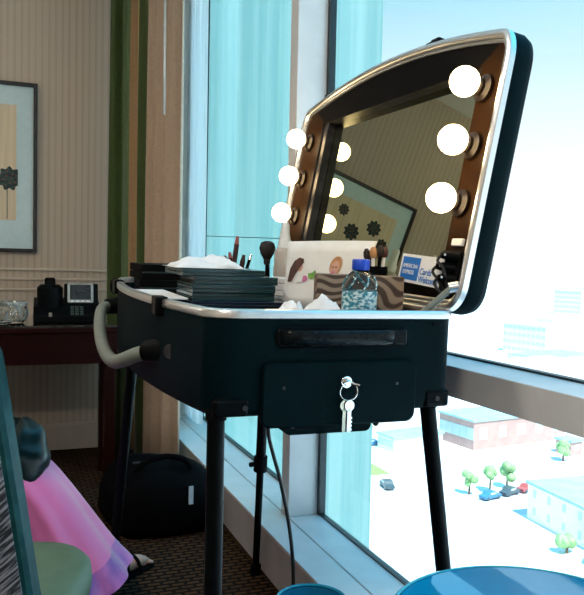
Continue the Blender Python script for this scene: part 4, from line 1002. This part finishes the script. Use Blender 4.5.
building('wide pale cream warehouse behind the brick building', 165, 205, 46, 22, 9, 0.15, 'bcream', 2, 8)
building('pale grey office block behind the cream warehouse', 260, 300, 50, 26, 14, 0.2, 'bgrey', 4, 9, pent=True)
building('low white shed with flat roof left of the brick building', 92, 190, 24, 14, 6, -0.1, 'bwhite', 1, 5)
building('white block of flats on the far side near the right', 290, 250, 40, 24, 16, 0.3, 'bwhite', 4, 8, pent=True)
building('tall pale block furthest away towards the horizon', 520, 560, 60, 30, 22, 0.2, 'bgrey', 5, 9, pent=True)
building('cream terrace in the distance behind the parked cars', 130, 260, 40, 14, 8, 0.05, 'bcream', 2, 8)
building('pale teal roofed hall in the middle distance', 205, 240, 34, 16, 7, 0.25, 'bwhite', 2, 6, 'roofc')
building('small teal roofed shed left of the lawn', 74, 158, 12, 8, 4.5, 0.1, 'bwhite', 1, 4, 'roofc')
building('narrow cream house behind the teal roofed shed', 86, 172, 14, 8, 5.5, -0.1, 'bcream', 2, 4, 'roofc')
building('pale grey garage row between lawn and brick building', 86, 146, 14, 6, 3.2, 0.15, 'bgrey', 1, 6, 'roofc')
building('salmon house far behind the garage row', 100, 215, 16, 10, 7, 0.2, 'brick', 2, 4, 'roofc')
o = MB().box(66, 71, 128, 140, GZ, GZ + 0.1).build('lawn', M['lawn']); struct(o, 'small green lawn beside the street')
def tree(label, x, y, h, r, seed):
    t = thing('street_tree', label, 'tree', (x, y, GZ), group='street trees below the window')
    rnd = random.Random(seed)
    MB().tube([(0, 0, 0), (0.05, 0, h * 0.55)], [0.22, 0.12], 8).build('trunk', M['trunk'], t)
    b = MB()
    for q in range(9): b.sphere((rnd.uniform(-r, r) * 0.6, rnd.uniform(-r, r) * 0.6, h * 0.45 + rnd.uniform(0, h * 0.45)), r * rnd.uniform(0.4, 0.65), 9, 7)
    b.build('crown', M['foliage'], t, smooth=True)
for a in (('round tree furthest left of the row before the brick building', 78.5, 112, 4.6, 1.4, 1), ('tall tree in the middle of the row before the brick building', 83, 112, 5.4, 1.5, 2),
          ('full tree right of the row before the brick building', 87.5, 113, 5.2, 1.6, 3), ('tree by the lawn at the street', 70, 146, 4.5, 1.6, 4),
          ('broad tree beside the salmon hut', 112, 126, 4.5, 1.5, 5), ('low tree at the foot of the white building', 76.0, 84, 2.6, 1.5, 6), ('second low tree at the foot of the white building', 76.8, 79, 2.6, 1.6, 7)):
    tree(*a)
def car(label, x, y, rz, m):
    c = thing('parked_car', label, 'car', (x, y, GZ + 0.1), rz, 'cars on the streets below')
    pr = [(-2.1, 0.3), (-2.15, 0.8), (-1.3, 0.95), (-0.8, 1.45), (0.7, 1.45), (1.3, 0.95), (2.1, 0.8), (2.1, 0.3)]
    MB().loft([[(p[0], -0.85, p[1]) for p in pr], [(p[0], 0.85, p[1]) for p in pr]]).build('car_body', M[m], c, bevel=0.08)
    MB().box(-0.75, 0.65, -0.87, 0.87, 1.0, 1.35).build('side_windows', M['winc'], c)
    for wx in (-1.3, 1.3):
        for wy in (-0.8, 0.8): MB().tube([(wx, wy - 0.1, 0.32), (wx, wy + 0.1, 0.32)], 0.33, 12).build('wheel', M['car2'], c)
for a in (('blue car parked below the row of trees', 80.5, 108.5, 0.2, 'car1'), ('dark car parked next to the blue one', 85.5, 109.5, 0.3, 'car2'), ('red car parked beside the dark one', 90, 110.2, 0.2, 'car3'),
          ('dark car driving near the lawn', 66, 120, 1.4, 'car2'), ('blue car further up the street', 60, 166, 1.2, 'car1'), ('dark car alone on the pale street', 58, 128, 1.5, 'car2'),
          ('blue car waiting behind the lawn', 78, 150, 0.4, 'car1'), ('dark car by the cream terrace', 84, 165, 0.3, 'car2')):
    car(*a)

# ------------------------------------------------------------------ light
w = bpy.data.worlds.new('sky'); SC.world = w; w.use_nodes = True
N, Lk = w.node_tree.nodes, w.node_tree.links
bgN = N['Background']
tc = N.new('ShaderNodeTexCoord'); sx = N.new('ShaderNodeSeparateXYZ'); Lk.new(tc.outputs['Generated'], sx.inputs[0])
rp = N.new('ShaderNodeValToRGB'); Lk.new(sx.outputs['Z'], rp.inputs['Fac'])
e = rp.color_ramp.elements
e[0].position = 0.0; e[0].color = (1.35, 1.35, 1.32, 1)
e[1].position = 0.13; e[1].color = (1.30, 1.33, 1.33, 1)
for pos, c in ((0.22, (1.0, 1.15, 1.20)), (0.33, (0.55, 0.93, 1.08)), (0.48, (0.36, 1.1, 1.6)), (0.62, (0.32, 1.4, 2.3)), (1.0, (0.30, 1.4, 2.4))):
    q = e.new(pos); q.color = (*c, 1)
Lk.new(rp.outputs['Color'], bgN.inputs['Color']); bgN.inputs['Strength'].default_value = 1.0
sun = bpy.data.lights.new('sun', 'SUN'); sun.energy = 9.0; sun.angle = 0.01; sun.color = (1.0, 0.97, 0.92)
so = bpy.data.objects.new('sun', sun); COL.objects.link(so)
so.rotation_euler = Vector((0.0, 0.50, -0.866)).to_track_quat('-Z', 'Y').to_euler()
al = bpy.data.lights.new('ceiling_fill_light', 'AREA'); al.shape = 'DISK'; al.size = 0.45; al.energy = 16; al.color = (1.0, 0.90, 0.78)  # added room fill from an unseen ceiling fixture
ao = bpy.data.objects.new('ceiling_fill_light', al); COL.objects.link(ao); ao.location = (-0.75, 1.6, CEIL - 0.10)

ao2 = bpy.data.objects.new('ceiling_fill_light', al.copy()); COL.objects.link(ao2); ao2.location = (-0.9, -0.7, CEIL - 0.10); ao2.data.energy = 40  # second added fill, behind the camera, brightens the window rail
pl_ = bpy.data.lights.new('floor_fill_light', 'POINT'); pl_.energy = 62; pl_.color = (1.0, 0.88, 0.74); pl_.shadow_soft_size = 0.10  # added fill out of view, brightens the back wall
po = bpy.data.objects.new('floor_fill_light', pl_); COL.objects.link(po); po.location = (-1.35, 3.05, 1.60)

# ------------------------------------------------------------------ camera
YAW, ROLL, PITCH, FPX = math.radians(21.1), math.radians(1.2), math.radians(2.55), 740.0
f = Vector((math.sin(YAW) * math.cos(PITCH), math.cos(YAW) * math.cos(PITCH), -math.sin(PITCH)))
r0 = Vector((math.cos(YAW), -math.sin(YAW), 0)); u0 = r0.cross(f)
r1 = r0 * math.cos(ROLL) + u0 * math.sin(ROLL); u1 = r1.cross(f)
cam = bpy.data.cameras.new('camera'); co = bpy.data.objects.new('camera', cam); COL.objects.link(co)
cam.sensor_fit = 'HORIZONTAL'; cam.sensor_width = 36.0; cam.lens = 36.0 * FPX / 584.0
cam.clip_start = 0.05; cam.clip_end = 6000
co.matrix_world = Matrix(((r1.x, u1.x, -f.x, 0), (r1.y, u1.y, -f.y, 0), (r1.z, u1.z, -f.z, 1.05), (0, 0, 0, 1)))
SC.camera = co
SC.view_settings.view_transform = 'Standard'; SC.view_settings.look = 'None'
SC.view_settings.exposure = 0.0; SC.view_settings.gamma = 1.0
